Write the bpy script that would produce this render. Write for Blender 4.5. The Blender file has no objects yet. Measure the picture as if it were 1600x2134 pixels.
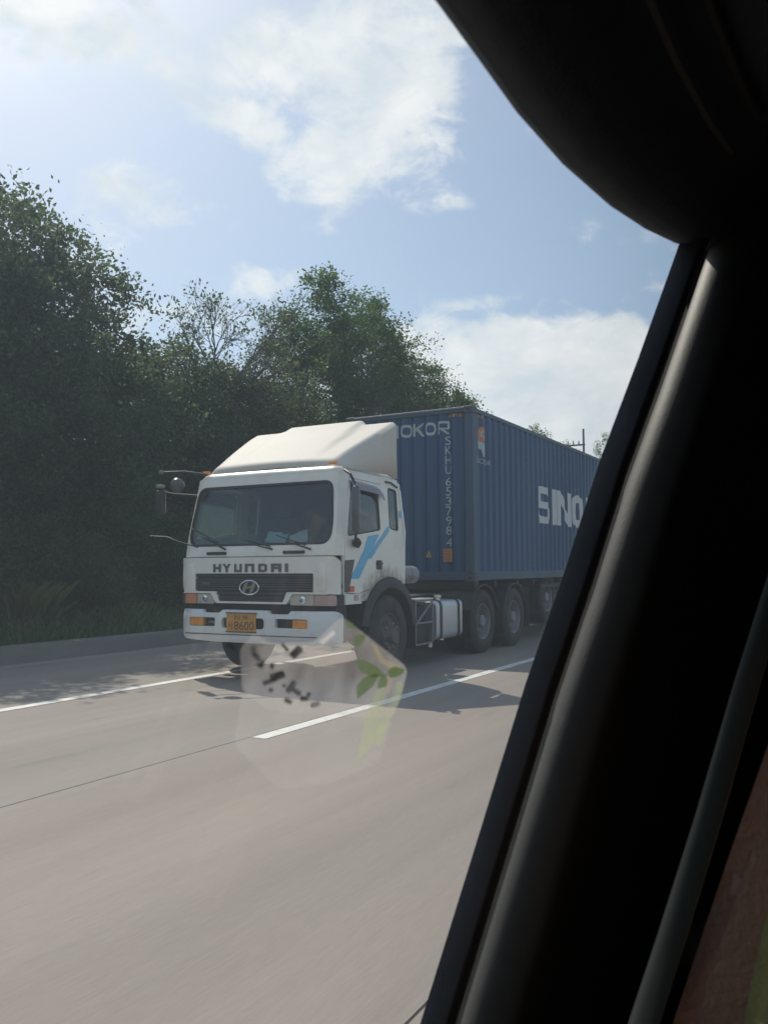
import bpy, bmesh, math, random
import numpy as np
from mathutils import Vector, Matrix
from mathutils.geometry import delaunay_2d_cdt, tessellate_polygon

# ------------------------------------------------------------------ camera, sky, sun, exposure
S = bpy.context.scene
COL = S.collection
rad = math.radians
FPX, YAW, PITCH, ROLL, EYE = 1766.0, rad(29.2), rad(3.77), rad(-0.3), 1.407
fw = Vector((-math.sin(YAW)*math.cos(PITCH), math.cos(YAW)*math.cos(PITCH), math.sin(PITCH)))
rt0 = Vector((math.cos(YAW), math.sin(YAW), 0)); up0 = rt0.cross(fw)
rt = rt0*math.cos(ROLL)+up0*math.sin(ROLL); up = up0*math.cos(ROLL)-rt0*math.sin(ROLL)
cam_d = bpy.data.cameras.new('camera'); cam = bpy.data.objects.new('camera', cam_d); COL.objects.link(cam)
M = Matrix((rt, up, -fw)).transposed().to_4x4(); M.translation = (0, 0, EYE); cam.matrix_world = M
cam_d.sensor_fit = 'VERTICAL'; cam_d.sensor_height = 36; cam_d.lens = 36*FPX/2134
cam_d.clip_start = 0.02; cam_d.clip_end = 9000
cam_d.dof.use_dof = True; cam_d.dof.focus_distance = 11.5; cam_d.dof.aperture_fstop = 15
S.camera = cam
S.view_settings.view_transform = 'Standard'; S.view_settings.look = 'None'
S.view_settings.exposure = 0.14; S.view_settings.gamma = 1.0; S.view_settings.use_curve_mapping = False

SUN_TO = Vector((-0.75, 0.45, 1.0)).normalized()
SUN_EL = math.asin(SUN_TO.z); SUN_AZ = math.atan2(SUN_TO.x, SUN_TO.y)
SKY_STRENGTH = 0.108
CLOUD_LUM = 1.0
sun_d = bpy.data.lights.new('sun', 'SUN'); sun_d.energy = 3.6; sun_d.angle = rad(0.5); sun_d.color = (1.0, 0.90, 0.77)
sun = bpy.data.objects.new('sun', sun_d); COL.objects.link(sun)
sun.rotation_euler = (-SUN_TO).to_track_quat('-Z', 'Y').to_euler()

def pix_dir(px, py):
    return (fw*FPX + rt*(px-800) - up*(py-1067)).normalized()

W = bpy.data.worlds.new('World'); S.world = W; W.use_nodes = True
nt = W.node_tree; nt.nodes.clear()
def wn(t, **k):
    n = nt.nodes.new(t)
    for a, b in k.items(): setattr(n, a, b)
    return n
def wmath(op, a, b=None, c=None, clamp=False):
    n = wn('ShaderNodeMath', operation=op, use_clamp=clamp)
    for i, v in enumerate((a, b, c)):
        if v is None: continue
        if isinstance(v, (int, float)): n.inputs[i].default_value = v
        else: nt.links.new(v, n.inputs[i])
    return n.outputs[0]
tc = wn('ShaderNodeTexCoord')
DIR = tc.outputs['Generated']
sky = wn('ShaderNodeTexSky', sky_type='NISHITA', sun_disc=False)
sky.sun_elevation = SUN_EL; sky.sun_rotation = SUN_AZ % (2*math.pi)
sky.air_density = 1.0; sky.dust_density = 1.5; sky.ozone_density = .7
def wdot(v):
    n = wn('ShaderNodeVectorMath', operation='DOT_PRODUCT'); nt.links.new(DIR, n.inputs[0]); n.inputs[1].default_value = v
    return n.outputs['Value']
def noise(scale, detail, rough, dist=0.0, w=0.0, sz=1.0):
    mp = wn('ShaderNodeMapping'); mp.inputs['Scale'].default_value = (1, 1, sz)
    nt.links.new(DIR, mp.inputs[0])
    n = wn('ShaderNodeTexNoise', noise_dimensions='4D'); nt.links.new(mp.outputs[0], n.inputs['Vector'])
    n.inputs['W'].default_value = w; n.inputs['Scale'].default_value = scale; n.inputs['Detail'].default_value = detail
    n.inputs['Roughness'].default_value = rough; n.inputs['Distortion'].default_value = dist
    return n.outputs['Fac']
# clouds seen in the photograph: (pixel centre, half axes in pixels, tilt in degrees, weight)
CLOUDS = [((250, 70), (210, 75), -20, 1.0), ((480, 100), (190, 80), 0, .85), ((470, 235), (150, 42), -28, .95),
          ((620, 130), (140, 60), 15, .8), ((760, 170), (110, 160), 25, .9), ((865, 100), (85, 190), 15, .95), ((720, 330), (140, 70), 12, .98),
          ((800, 270), (100, 90), 30, .95), ((1050, 765), (230, 85), -6, 1.5), ((1230, 745), (130, 70), 0, 1.35),
          ((1000, 850), (420, 70), -5, 1.2), ((1250, 870), (260, 80), 0, .8), ((640, 580), (110, 36), 5, .75), ((950, 425), (40, 24), 0, .6), ((985, 632), (90, 20), 5, .6),
          ((100, 250), (260, 90), -10, .33), ((420, 420), (360, 60), -5, .3), ((150, 20), (200, 90), 0, .35)]
mask = None
for (cx, cy), (ax, ay), tilt, wt in CLOUDS:
    c = pix_dir(cx, cy)
    u = (rt*math.cos(rad(tilt)) + up*math.sin(rad(tilt))); u = (u - c*u.dot(c)).normalized(); v = c.cross(u)
    du = wmath('MULTIPLY', wdot(u), FPX/ax*.92); dv = wmath('MULTIPLY', wdot(v), FPX/ay*.92)
    d2 = wmath('ADD', wmath('MULTIPLY', du, du), wmath('MULTIPLY', dv, dv))
    m = wmath('MULTIPLY', wmath('SUBTRACT', 1.0, wmath('MULTIPLY', d2, .5), clamp=True), wt)
    m = wmath('MULTIPLY', m, wmath('GREATER_THAN', wdot(c), 0.2))
    mask = m if mask is None else wmath('SMOOTH_MAX', mask, m, 0.25)
n1 = wmath('ADD', wmath('MULTIPLY', noise(5.0, 10, .62, .5, 3.1, 1.5), .62), wmath('MULTIPLY', noise(15.0, 8, .62, .9, 5.7, 1.5), .38)); n2 = noise(2.2, 4, .5, .2, 8.0, 1.6)
away = wmath('GREATER_THAN', 0.55, wdot(fw))
gen = wmath('MULTIPLY', wmath('MULTIPLY', wmath('SUBTRACT', n2, .50, clamp=True), 4.5, clamp=True), away)
mask = wmath('MAXIMUM', mask, gen)
dens = wmath('ADD', wmath('MULTIPLY', mask, 1.05), wmath('MULTIPLY', wmath('SUBTRACT', n1, .5), 4.3))
mr = wn('ShaderNodeMapRange', interpolation_type='SMOOTHSTEP'); nt.links.new(dens, mr.inputs['Value'])
mr.inputs['From Min'].default_value = .26; mr.inputs['From Max'].default_value = .88
cover = mr.outputs[0]
haze_w = noise(3.0, 5, .5, .2, 21.0, 2.0)
veil = wmath('MULTIPLY_ADD', haze_w, .48, .02, clamp=True)
zen = wn('ShaderNodeSeparateXYZ'); nt.links.new(DIR, zen.inputs[0])
bgs = wn('ShaderNodeMix', data_type='RGBA'); bgs.inputs['B'].default_value = (4.9, 6.7, 8.2, 1)
nt.links.new(veil, bgs.inputs['Factor']); nt.links.new(sky.outputs[0], bgs.inputs['A'])
ccol = wn('ShaderNodeMix', data_type='RGBA')
n3 = noise(9.0, 6, .6, .3, 14.0, 1.8)
shade = wn('ShaderNodeMapRange'); nt.links.new(n3, shade.inputs['Value']); shade.inputs['From Min'].default_value = .38; shade.inputs['From Max'].default_value = .62
nt.links.new(shade.outputs[0], ccol.inputs['Factor'])
k = CLOUD_LUM/SKY_STRENGTH
ccol.inputs['A'].default_value = (k*.74, k*.80, k*.84, 1); ccol.inputs['B'].default_value = (k*1.0, k*.985, k*.97, 1)
mixc = wn('ShaderNodeMix', data_type='RGBA')
nt.links.new(wmath('MULTIPLY', cover, .93), mixc.inputs['Factor']); nt.links.new(bgs.outputs['Result'], mixc.inputs['A']); nt.links.new(ccol.outputs['Result'], mixc.inputs['B'])
bg = wn('ShaderNodeBackground'); bg.inputs['Strength'].default_value = SKY_STRENGTH
nt.links.new(mixc.outputs['Result'], bg.inputs['Color'])
wo = wn('ShaderNodeOutputWorld'); nt.links.new(bg.outputs[0], wo.inputs['Surface'])
S.render.engine = 'CYCLES'
S.cycles.max_bounces = 8; S.cycles.transparent_max_bounces = 16; S.cycles.use_denoising = True

# ------------------------------------------------------------------ materials
def mat(name, col, rough=.6, metal=0.0, var=0.0, vscale=6.0, bump=0.0, bscale=60.0, dirt=None, stretch=(1, 1, 1), spec=.5, coat=0.0, trans=0.0):
    """Principled with noise variation; dirt = (colour, amount, scale) adds blotches with a shape of their own."""
    m = bpy.data.materials.new(name); m.use_nodes = True
    t = m.node_tree; b = t.nodes['Principled BSDF']
    b.inputs['Roughness'].default_value = rough; b.inputs['Metallic'].default_value = metal
    b.inputs['Specular IOR Level'].default_value = spec; b.inputs['Coat Weight'].default_value = coat
    b.inputs['Transmission Weight'].default_value = trans
    b.inputs['Base Color'].default_value = (*col, 1)
    if var or bump or dirt:
        co = t.nodes.new('ShaderNodeTexCoord'); mp = t.nodes.new('ShaderNodeMapping'); mp.inputs['Scale'].default_value = stretch
        t.links.new(co.outputs['Object'], mp.inputs[0])
    last = None
    def nz(scale, det=5, ro=.6):
        n = t.nodes.new('ShaderNodeTexNoise'); n.inputs['Scale'].default_value = scale; n.inputs['Detail'].default_value = det
        n.inputs['Roughness'].default_value = ro; t.links.new(mp.outputs[0], n.inputs['Vector']); return n.outputs['Fac']
    if var:
        r = t.nodes.new('ShaderNodeMapRange'); t.links.new(nz(vscale), r.inputs['Value'])
        r.inputs['From Min'].default_value = .3; r.inputs['From Max'].default_value = .7
        r.inputs['To Min'].default_value = 1-var; r.inputs['To Max'].default_value = 1+var
        x = t.nodes.new('ShaderNodeMix'); x.data_type = 'RGBA'; x.blend_type = 'MULTIPLY'; x.inputs['Factor'].default_value = 1
        x.inputs['A'].default_value = (*col, 1); t.links.new(r.outputs[0], x.inputs['B']); last = x.outputs['Result']
    if dirt:
        dc, amt, ds = dirt
        r = t.nodes.new('ShaderNodeMapRange'); t.links.new(nz(ds, 8, .65), r.inputs['Value'])
        r.inputs['From Min'].default_value = .5; r.inputs['From Max'].default_value = .72; r.inputs['To Max'].default_value = amt
        x = t.nodes.new('ShaderNodeMix'); x.data_type = 'RGBA'; t.links.new(r.outputs[0], x.inputs['Factor'])
        if last: t.links.new(last, x.inputs['A'])
        else: x.inputs['A'].default_value = (*col, 1)
        x.inputs['B'].default_value = (*dc, 1); last = x.outputs['Result']
    if last: t.links.new(last, b.inputs['Base Color'])
    if bump:
        bp = t.nodes.new('ShaderNodeBump'); bp.inputs['Strength'].default_value = bump; bp.inputs['Distance'].default_value = .01
        t.links.new(nz(bscale, 4), bp.inputs['Height']); t.links.new(bp.outputs[0], b.inputs['Normal'])
    return m

def leaf_mat(name, dark, light, trans=.45):
    m = bpy.data.materials.new(name); m.use_nodes = True; t = m.node_tree; t.nodes.clear()
    o = t.nodes.new('ShaderNodeOutputMaterial')
    g = t.nodes.new('ShaderNodeNewGeometry'); co = t.nodes.new('ShaderNodeTexCoord')
    n = t.nodes.new('ShaderNodeTexNoise'); n.inputs['Scale'].default_value = .9; n.inputs['Detail'].default_value = 3
    t.links.new(co.outputs['Object'], n.inputs['Vector'])
    a = t.nodes.new('ShaderNodeMath'); a.operation = 'MULTIPLY_ADD'; a.inputs[1].default_value = .55
    t.links.new(g.outputs['Random Per Island'], a.inputs[0])
    r = t.nodes.new('ShaderNodeMapRange'); t.links.new(n.outputs['Fac'], r.inputs['Value']); r.inputs['From Min'].default_value = .35; r.inputs['From Max'].default_value = .7; r.inputs['To Max'].default_value = .5
    t.links.new(r.outputs[0], a.inputs[2])
    x = t.nodes.new('ShaderNodeMix'); x.data_type = 'RGBA'; x.inputs['A'].default_value = (*dark, 1); x.inputs['B'].default_value = (*light, 1)
    t.links.new(a.outputs[0], x.inputs['Factor'])
    d = t.nodes.new('ShaderNodeBsdfPrincipled'); d.inputs['Roughness'].default_value = .5; d.inputs['Specular IOR Level'].default_value = .35; t.links.new(x.outputs['Result'], d.inputs['Base Color'])
    tr = t.nodes.new('ShaderNodeBsdfTranslucent'); t.links.new(x.outputs['Result'], tr.inputs['Color'])
    mx = t.nodes.new('ShaderNodeMixShader'); mx.inputs[0].default_value = trans
    t.links.new(d.outputs[0], mx.inputs[1]); t.links.new(tr.outputs[0], mx.inputs[2]); t.links.new(mx.outputs[0], o.inputs[0])
    return m

def pane_mat(name, tint, haze=0.0, refl=1.0, haze_col=(.8, .8, .78), window_glare=0.0):
    """Thin sheet glass: tinted see-through, fresnel mirror, a pale veil mixed in to imitate glare."""
    m = bpy.data.materials.new(name); m.use_nodes = True; t = m.node_tree; t.nodes.clear()
    o = t.nodes.new('ShaderNodeOutputMaterial'); tr = t.nodes.new('ShaderNodeBsdfTransparent'); tr.inputs[0].default_value = (*tint, 1)
    gl = t.nodes.new('ShaderNodeBsdfGlossy'); gl.inputs['Roughness'].default_value = .02; gl.inputs['Color'].default_value = (1, 1, 1, 1)
    f = t.nodes.new('ShaderNodeLayerWeight'); f.inputs['Blend'].default_value = .5
    pw = t.nodes.new('ShaderNodeMath'); pw.operation = 'POWER'; pw.inputs[1].default_value = 5; t.links.new(f.outputs['Facing'], pw.inputs[0])
    ml = t.nodes.new('ShaderNodeMath'); ml.operation = 'MULTIPLY_ADD'; ml.inputs[1].default_value = .85*refl; ml.inputs[2].default_value = .055*refl; t.links.new(pw.outputs[0], ml.inputs[0])
    mx = t.nodes.new('ShaderNodeMixShader'); t.links.new(ml.outputs[0], mx.inputs[0]); t.links.new(tr.outputs[0], mx.inputs[1]); t.links.new(gl.outputs[0], mx.inputs[2])
    last = mx.outputs[0]
    if haze:
        tl = t.nodes.new('ShaderNodeBsdfTranslucent'); tl.inputs[0].default_value = (*haze_col, 1)
        m2 = t.nodes.new('ShaderNodeMixShader'); m2.inputs[0].default_value = haze
        co = t.nodes.new('ShaderNodeTexCoord'); n = t.nodes.new('ShaderNodeTexNoise'); n.inputs['Scale'].default_value = 7; n.inputs['Detail'].default_value = 3
        t.links.new(co.outputs['Object'], n.inputs['Vector'])
        r = t.nodes.new('ShaderNodeMapRange'); t.links.new(n.outputs['Fac'], r.inputs['Value']); r.inputs['To Min'].default_value = haze*.7; r.inputs['To Max'].default_value = haze*1.3
        t.links.new(r.outputs[0], m2.inputs[0])
        t.links.new(last, m2.inputs[1]); t.links.new(tl.outputs[0], m2.inputs[2]); last = m2.outputs[0]
    if window_glare:   # forward scatter added to imitate glare, strongest towards the sun
        rf = t.nodes.new('ShaderNodeBsdfRefraction'); rf.inputs['Roughness'].default_value = .75; rf.inputs['IOR'].default_value = 1.35; rf.inputs['Color'].default_value = (.9, .95, 1, 1)
        m3 = t.nodes.new('ShaderNodeMixShader'); m3.inputs[0].default_value = window_glare
        t.links.new(last, m3.inputs[1]); t.links.new(rf.outputs[0], m3.inputs[2]); last = m3.outputs[0]
    t.links.new(last, o.inputs[0])
    return m

def reflection_mat(name, col, alpha):
    """Painted window reflection: part see-through, part translucent colour."""
    m = bpy.data.materials.new(name); m.use_nodes = True; t = m.node_tree; t.nodes.clear()
    o = t.nodes.new('ShaderNodeOutputMaterial'); tr = t.nodes.new('ShaderNodeBsdfTransparent')
    tl = t.nodes.new('ShaderNodeBsdfTranslucent'); tl.inputs[0].default_value = (*col, 1)
    co = t.nodes.new('ShaderNodeTexCoord'); n = t.nodes.new('ShaderNodeTexNoise'); n.inputs['Scale'].default_value = 40; n.inputs['Detail'].default_value = 4
    t.links.new(co.outputs['Object'], n.inputs['Vector'])
    r = t.nodes.new('ShaderNodeMapRange'); t.links.new(n.outputs['Fac'], r.inputs['Value']); r.inputs['From Min'].default_value = .3; r.inputs['From Max'].default_value = .7
    r.inputs['To Min'].default_value = alpha*.6; r.inputs['To Max'].default_value = alpha*1.3
    mx = t.nodes.new('ShaderNodeMixShader'); t.links.new(r.outputs[0], mx.inputs[0])
    t.links.new(tr.outputs[0], mx.inputs[1]); t.links.new(tl.outputs[0], mx.inputs[2]); t.links.new(mx.outputs[0], o.inputs[0])
    return m

MT = dict(
    white=mat('white_paint', (.80, .765, .69), .32, var=.03, vscale=3, dirt=((.42, .38, .33), .30, 2.2), coat=.25),
    white2=mat('white_fibreglass', (.60, .56, .50), .6, spec=.2, var=.03, vscale=2, dirt=((.5, .46, .40), .18, 1.6)),
    bumper=mat('bumper_paint', (.72, .72, .70), .35, var=.03, vscale=4, dirt=((.36, .33, .30), .30, 3.0), coat=.2),
    blue=mat('blue_stripe_paint', (.09, .43, .68), .35, var=.05, vscale=5, coat=.2),
    black=mat('black_plastic', (.022, .022, .024), .5, var=.2, vscale=8),
    grille=mat('grille_grey', (.045, .048, .052), .42, var=.15, vscale=8),
    slat=mat('grille_slat_grey', (.12, .125, .13), .35, .4),
    rubber=mat('rubber', (.022, .021, .021), .75, var=.25, vscale=9, dirt=((.10, .085, .07), .5, 5)),
    rim=mat('steel_rim', (.26, .26, .27), .5, .3, var=.15, vscale=5, dirt=((.10, .08, .065), .7, 6)),
    hub=mat('dusty_hub', (.12, .10, .085), .6, .2, var=.25, vscale=9),
    frame=mat('chassis_black', (.022, .022, .025), .6, var=.3, vscale=4, dirt=((.08, .065, .05), .5, 4)),
    chrome=mat('chrome', (.72, .73, .75), .18, 1.0),
    silver=mat('tank_aluminium', (.60, .60, .61), .38, .55, var=.06, vscale=3, dirt=((.35, .32, .28), .3, 4)),
    lamp=mat('clear_lamp', (.66, .60, .55), .10, .35, coat=.6),
    amber=mat('amber_lens', (.80, .30, .05), .2, var=.15, vscale=25, coat=.5),
    orange=mat('orange_marker', (.70, .13, .05), .3),
    palered=mat('pale_orange_lens', (.62, .25, .13), .2, coat=.5),
    pink=mat('pale_red_lens', (.50, .34, .31), .2, coat=.5),
    plate=mat('plate_orange', (.56, .27, .06), .45, var=.06, vscale=14),
    ink=mat('dark_ink', (.09, .05, .03), .5),
    dark=mat('cab_interior', (.03, .032, .035), .8),
    seatf=mat('cab_seat_fabric', (.06, .065, .075), .9, var=.2, vscale=12),
    mirrorgrey=mat('mirror_shell', (.07, .075, .085), .3, coat=.4),
    visor=mat('smoked_visor', (.17, .155, .165), .25, coat=.3),
    paper=mat('bluish_paper', (.56, .76, .80), .8, var=.08, vscale=12),
    paper2=mat('white_paper', (.74, .80, .80), .8, var=.08, vscale=12),
    cblue=mat('container_blue', (.020, .074, .172), .5, var=.10, vscale=1.2, dirt=((.060, .095, .14), .5, 1.8), bump=.15, bscale=30, stretch=(1, 1, .18)),
    cframe=mat('container_frame_blue', (.055, .095, .155), .55, var=.10, vscale=2, dirt=((.11, .10, .09), .5, 3)),
    croof=mat('container_roof_grey', (.20, .24, .25), .6, var=.12, vscale=2),
    casting=mat('corner_casting', (.07, .085, .11), .6, dirt=((.13, .09, .06), .6, 8)),
    cwhite=mat('container_white_ink', (.68, .67, .68), .6, var=.06, vscale=5),
    cwhite2=mat('container_grey_ink', (.46, .48, .49), .6, var=.10, vscale=9),
    cpla=mat('placard_orange', (.50, .22, .08), .6, var=.12, vscale=20),
    ctri=mat('triangle_yellow', (.50, .36, .12), .6, var=.12, vscale=20),
    clogo=mat('logo_orange', (.62, .20, .08), .55, var=.12, vscale=9),
    clogo2=mat('logo_pale', (.42, .50, .53), .55, var=.12, vscale=9),
    cred=mat('caution_red', (.35, .11, .07), .6), cyel=mat('caution_yellow', (.40, .30, .10), .6),
    line=mat('road_paint', (.74, .73, .69), .7, var=.07, vscale=6, dirt=((.40, .37, .33), .8, 7)),
    joint=mat('joint_filler', (.20, .17, .145), .9),
    kerb=mat('kerb_concrete', (.20, .19, .175), .85, var=.16, vscale=2.5, bump=.4, bscale=40, stretch=(1, .3, 1), dirt=((.13, .12, .09), .7, 1.2)),
    soil=mat('verge_soil', (.055, .06, .03), .95, var=.4, vscale=3, bump=.6, bscale=12),
    ground=mat('far_ground', (.07, .09, .04), .95, var=.3, vscale=.05),
    bark=mat('bark', (.10, .085, .07), .9, var=.3, vscale=6, bump=.6, bscale=22, stretch=(1, 1, .25)),
    twig=mat('dry_twig', (.11, .09, .075), .9, var=.3, vscale=5),
    pole=mat('pole_concrete', (.22, .20, .18), .85, var=.1, vscale=4),
    trim=mat('pillar_plastic', (.105, .102, .093), .55, var=.08, vscale=30, bump=.12, bscale=400, spec=.4),
    seal=mat('seal_rubber', (.10, .107, .118), .5, var=.15, vscale=10, bump=.1, bscale=80),
    rooftrim=mat('roof_trim', (.075, .082, .092), .85, var=.12, vscale=60, bump=.2, bscale=500),
    lining=mat('roof_cloth', (.035, .036, .038), .9, var=.12, vscale=60, bump=.2, bscale=500),
    piping=mat('seam_brown', (.06, .045, .032), .7),
    seat=mat('seat_leather', (.17, .085, .05), .55, var=.12, vscale=14, bump=.25, bscale=160),
    cushion=mat('olive_cloth', (.20, .19, .08), .8, var=.12, vscale=30, bump=.25, bscale=300),
    gapblack=mat('gap_black', (.006, .006, .007), .9),
    belt=mat('belt_webbing', (.020, .025, .020), .6, var=.12, vscale=60, stretch=(1, 1, .1)),
    glass=pane_mat('car_window', (.915, .948, .957), haze=.034, haze_col=(.55, .68, .80), window_glare=.03),  # bluish veil in the pane stands in for glare
    wind=pane_mat('windshield_glass', (.72, .78, .77), haze=.0, refl=.8),
    sglass2=pane_mat('hazed_door_glass', (.74, .82, .80), haze=.07, refl=1.1, haze_col=(.62, .74, .66)),  # milky layer added to brighten the far door window
    sglass=pane_mat('door_glass', (.74, .80, .80), haze=.0, refl=1.1),
    leafA=leaf_mat('broad_leaf', (.048, .086, .044), (.135, .22, .08), .62),
    leafB=leaf_mat('dull_leaf', (.058, .086, .052), (.14, .195, .084), .62),
    leafC=leaf_mat('yellow_leaf', (.072, .096, .036), (.200, .225, .075), .55),
    leafD=leaf_mat('fresh_leaf', (.048, .092, .034), (.130, .220, .066), .6),
    grass=leaf_mat('grass_blade', (.070, .120, .046), (.185, .245, .080), .5),
)

def road_mat(name, col):
    m = bpy.data.materials.new(name); m.use_nodes = True; t = m.node_tree; b = t.nodes['Principled BSDF']
    b.inputs['Roughness'].default_value = .85; b.inputs['Specular IOR Level'].default_value = .3
    co = t.nodes.new('ShaderNodeTexCoord')
    def nz(scale, st, det=5, ro=.6):
        mp = t.nodes.new('ShaderNodeMapping'); mp.inputs['Scale'].default_value = st; t.links.new(co.outputs['Object'], mp.inputs[0])
        n = t.nodes.new('ShaderNodeTexNoise'); n.inputs['Scale'].default_value = scale; n.inputs['Detail'].default_value = det; n.inputs['Roughness'].default_value = ro
        t.links.new(mp.outputs[0], n.inputs['Vector']); return n.outputs['Fac']
    def rng(v, a, b_, lo, hi):
        r = t.nodes.new('ShaderNodeMapRange'); t.links.new(v, r.inputs['Value'])
        for k_, q in zip(('From Min', 'From Max', 'To Min', 'To Max'), (a, b_, lo, hi)): r.inputs[k_].default_value = q
        return r.outputs[0]
    streak = rng(nz(5, (1, .03, 1), 6, .65), .35, .65, .95, 1.04)     # tyre-polished streaks along the lane
    blotch = rng(nz(.5, (1, .35, 1), 5, .6), .35, .68, .93, 1.06)
    grain = rng(nz(60, (1, .12, 1), 4, .7), .3, .7, .94, 1.06)
    sp = t.nodes.new('ShaderNodeSeparateXYZ'); t.links.new(co.outputs['Object'], sp.inputs[0])
    q0 = t.nodes.new('ShaderNodeMath'); q0.operation = 'MULTIPLY_ADD'; q0.inputs[1].default_value = 2*math.pi/1.6; q0.inputs[2].default_value = .9; t.links.new(sp.outputs[0], q0.inputs[0])
    q1 = t.nodes.new('ShaderNodeMath'); q1.operation = 'SINE'; t.links.new(q0.outputs[0], q1.inputs[0])
    track = rng(q1.outputs[0], -1, 1, .95, 1.03)                        # wheel paths worn darker
    stain = rng(nz(1.3, (1, .22, 1), 8, .7), .60, .74, 1.0, .80)        # old oil stains
    x = None
    for v in (streak, blotch, grain, track, stain):
        if x is None: x = v
        else:
            q = t.nodes.new('ShaderNodeMath'); q.operation = 'MULTIPLY'; t.links.new(x, q.inputs[0]); t.links.new(v, q.inputs[1]); x = q.outputs[0]
    mx = t.nodes.new('ShaderNodeMix'); mx.data_type = 'RGBA'; mx.blend_type = 'MULTIPLY'; mx.inputs['Factor'].default_value = 1
    mx.inputs['A'].default_value = (*col, 1); t.links.new(x, mx.inputs['B'])
    hue = rng(nz(.8, (1, .2, 1), 4), .4, .62, 0, .5)
    m2 = t.nodes.new('ShaderNodeMix'); m2.data_type = 'RGBA'; m2.blend_type = 'MULTIPLY'; m2.inputs['B'].default_value = (.94, .97, 1.02, 1)
    t.links.new(hue, m2.inputs['Factor']); t.links.new(mx.outputs['Result'], m2.inputs['A']); t.links.new(m2.outputs['Result'], b.inputs['Base Color'])
    bp = t.nodes.new('ShaderNodeBump'); bp.inputs['Strength'].default_value = .35; bp.inputs['Distance'].default_value = .006
    t.links.new(nz(45, (1, .08, 1), 4), bp.inputs['Height']); t.links.new(bp.outputs[0], b.inputs['Normal'])
    return m
def grime(m, centre, r0, r1, col, amt):
    t = m.node_tree; b = t.nodes['Principled BSDF']; src = b.inputs['Base Color'].links[0].from_socket
    co = t.nodes.new('ShaderNodeTexCoord'); sx = t.nodes.new('ShaderNodeVectorMath'); sx.operation = 'MULTIPLY'; sx.inputs[1].default_value = (0, 1, 1)
    d = t.nodes.new('ShaderNodeVectorMath'); d.operation = 'DISTANCE'; d.inputs[1].default_value = (0, *centre)
    n = t.nodes.new('ShaderNodeTexNoise'); n.inputs['Scale'].default_value = 9; n.inputs['Detail'].default_value = 6
    t.links.new(co.outputs['Object'], sx.inputs[0]); t.links.new(sx.outputs[0], d.inputs[0]); t.links.new(co.outputs['Object'], n.inputs['Vector'])
    a = t.nodes.new('ShaderNodeMath'); a.operation = 'MULTIPLY_ADD'; a.inputs[1].default_value = .35; t.links.new(n.outputs['Fac'], a.inputs[0]); t.links.new(d.outputs['Value'], a.inputs[2])
    r = t.nodes.new('ShaderNodeMapRange'); r.interpolation_type = 'SMOOTHSTEP'; t.links.new(a.outputs[0], r.inputs['Value'])
    for k_, q in zip(('From Min', 'From Max', 'To Min', 'To Max'), (r0, r1, amt, 0)): r.inputs[k_].default_value = q
    x = t.nodes.new('ShaderNodeMix'); x.data_type = 'RGBA'; t.links.new(r.outputs[0], x.inputs['Factor']); t.links.new(src, x.inputs['A']); x.inputs['B'].default_value = (*col, 1)
    t.links.new(x.outputs['Result'], b.inputs['Base Color'])
grime(MT['white'], (1.30, .62), .80, 1.05, (.20, .155, .12), .85)
MT['road'] = road_mat('lane_concrete', (.296, .254, .218))
MT['road2'] = road_mat('old_lane_concrete', (.290, .256, .224))

# ------------------------------------------------------------------ mesh helpers
def link(o, parent=None):
    COL.objects.link(o)
    if parent is not None: o.parent = parent
    return o

def obj(name, me, m=None, parent=None, smooth=35):
    if m is not None and not me.materials:
        for x in (m if isinstance(m, (list, tuple)) else [m]): me.materials.append(MT[x] if isinstance(x, str) else x)
    if smooth:
        me.shade_smooth(); me.set_sharp_from_angle(angle=rad(smooth))
    return link(bpy.data.objects.new(name, me), parent)

def thing(name, label, cat, loc=(0, 0, 0), rz=0, group=None):
    o = bpy.data.objects.new(name, None); o.location = loc; o.rotation_euler = (0, 0, rz); o.empty_display_size = .2
    link(o); o['label'] = label; o['category'] = cat
    if group: o['group'] = group
    return o
def tag(o, label, cat, group=None):
    o['label'] = label; o['category'] = cat
    if group: o['group'] = group
    return o
def struct(name, me, m, parent=None, smooth=0):
    o = obj(name, me, m, parent, smooth)
    if parent is None: o['kind'] = 'structure'
    return o

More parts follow.
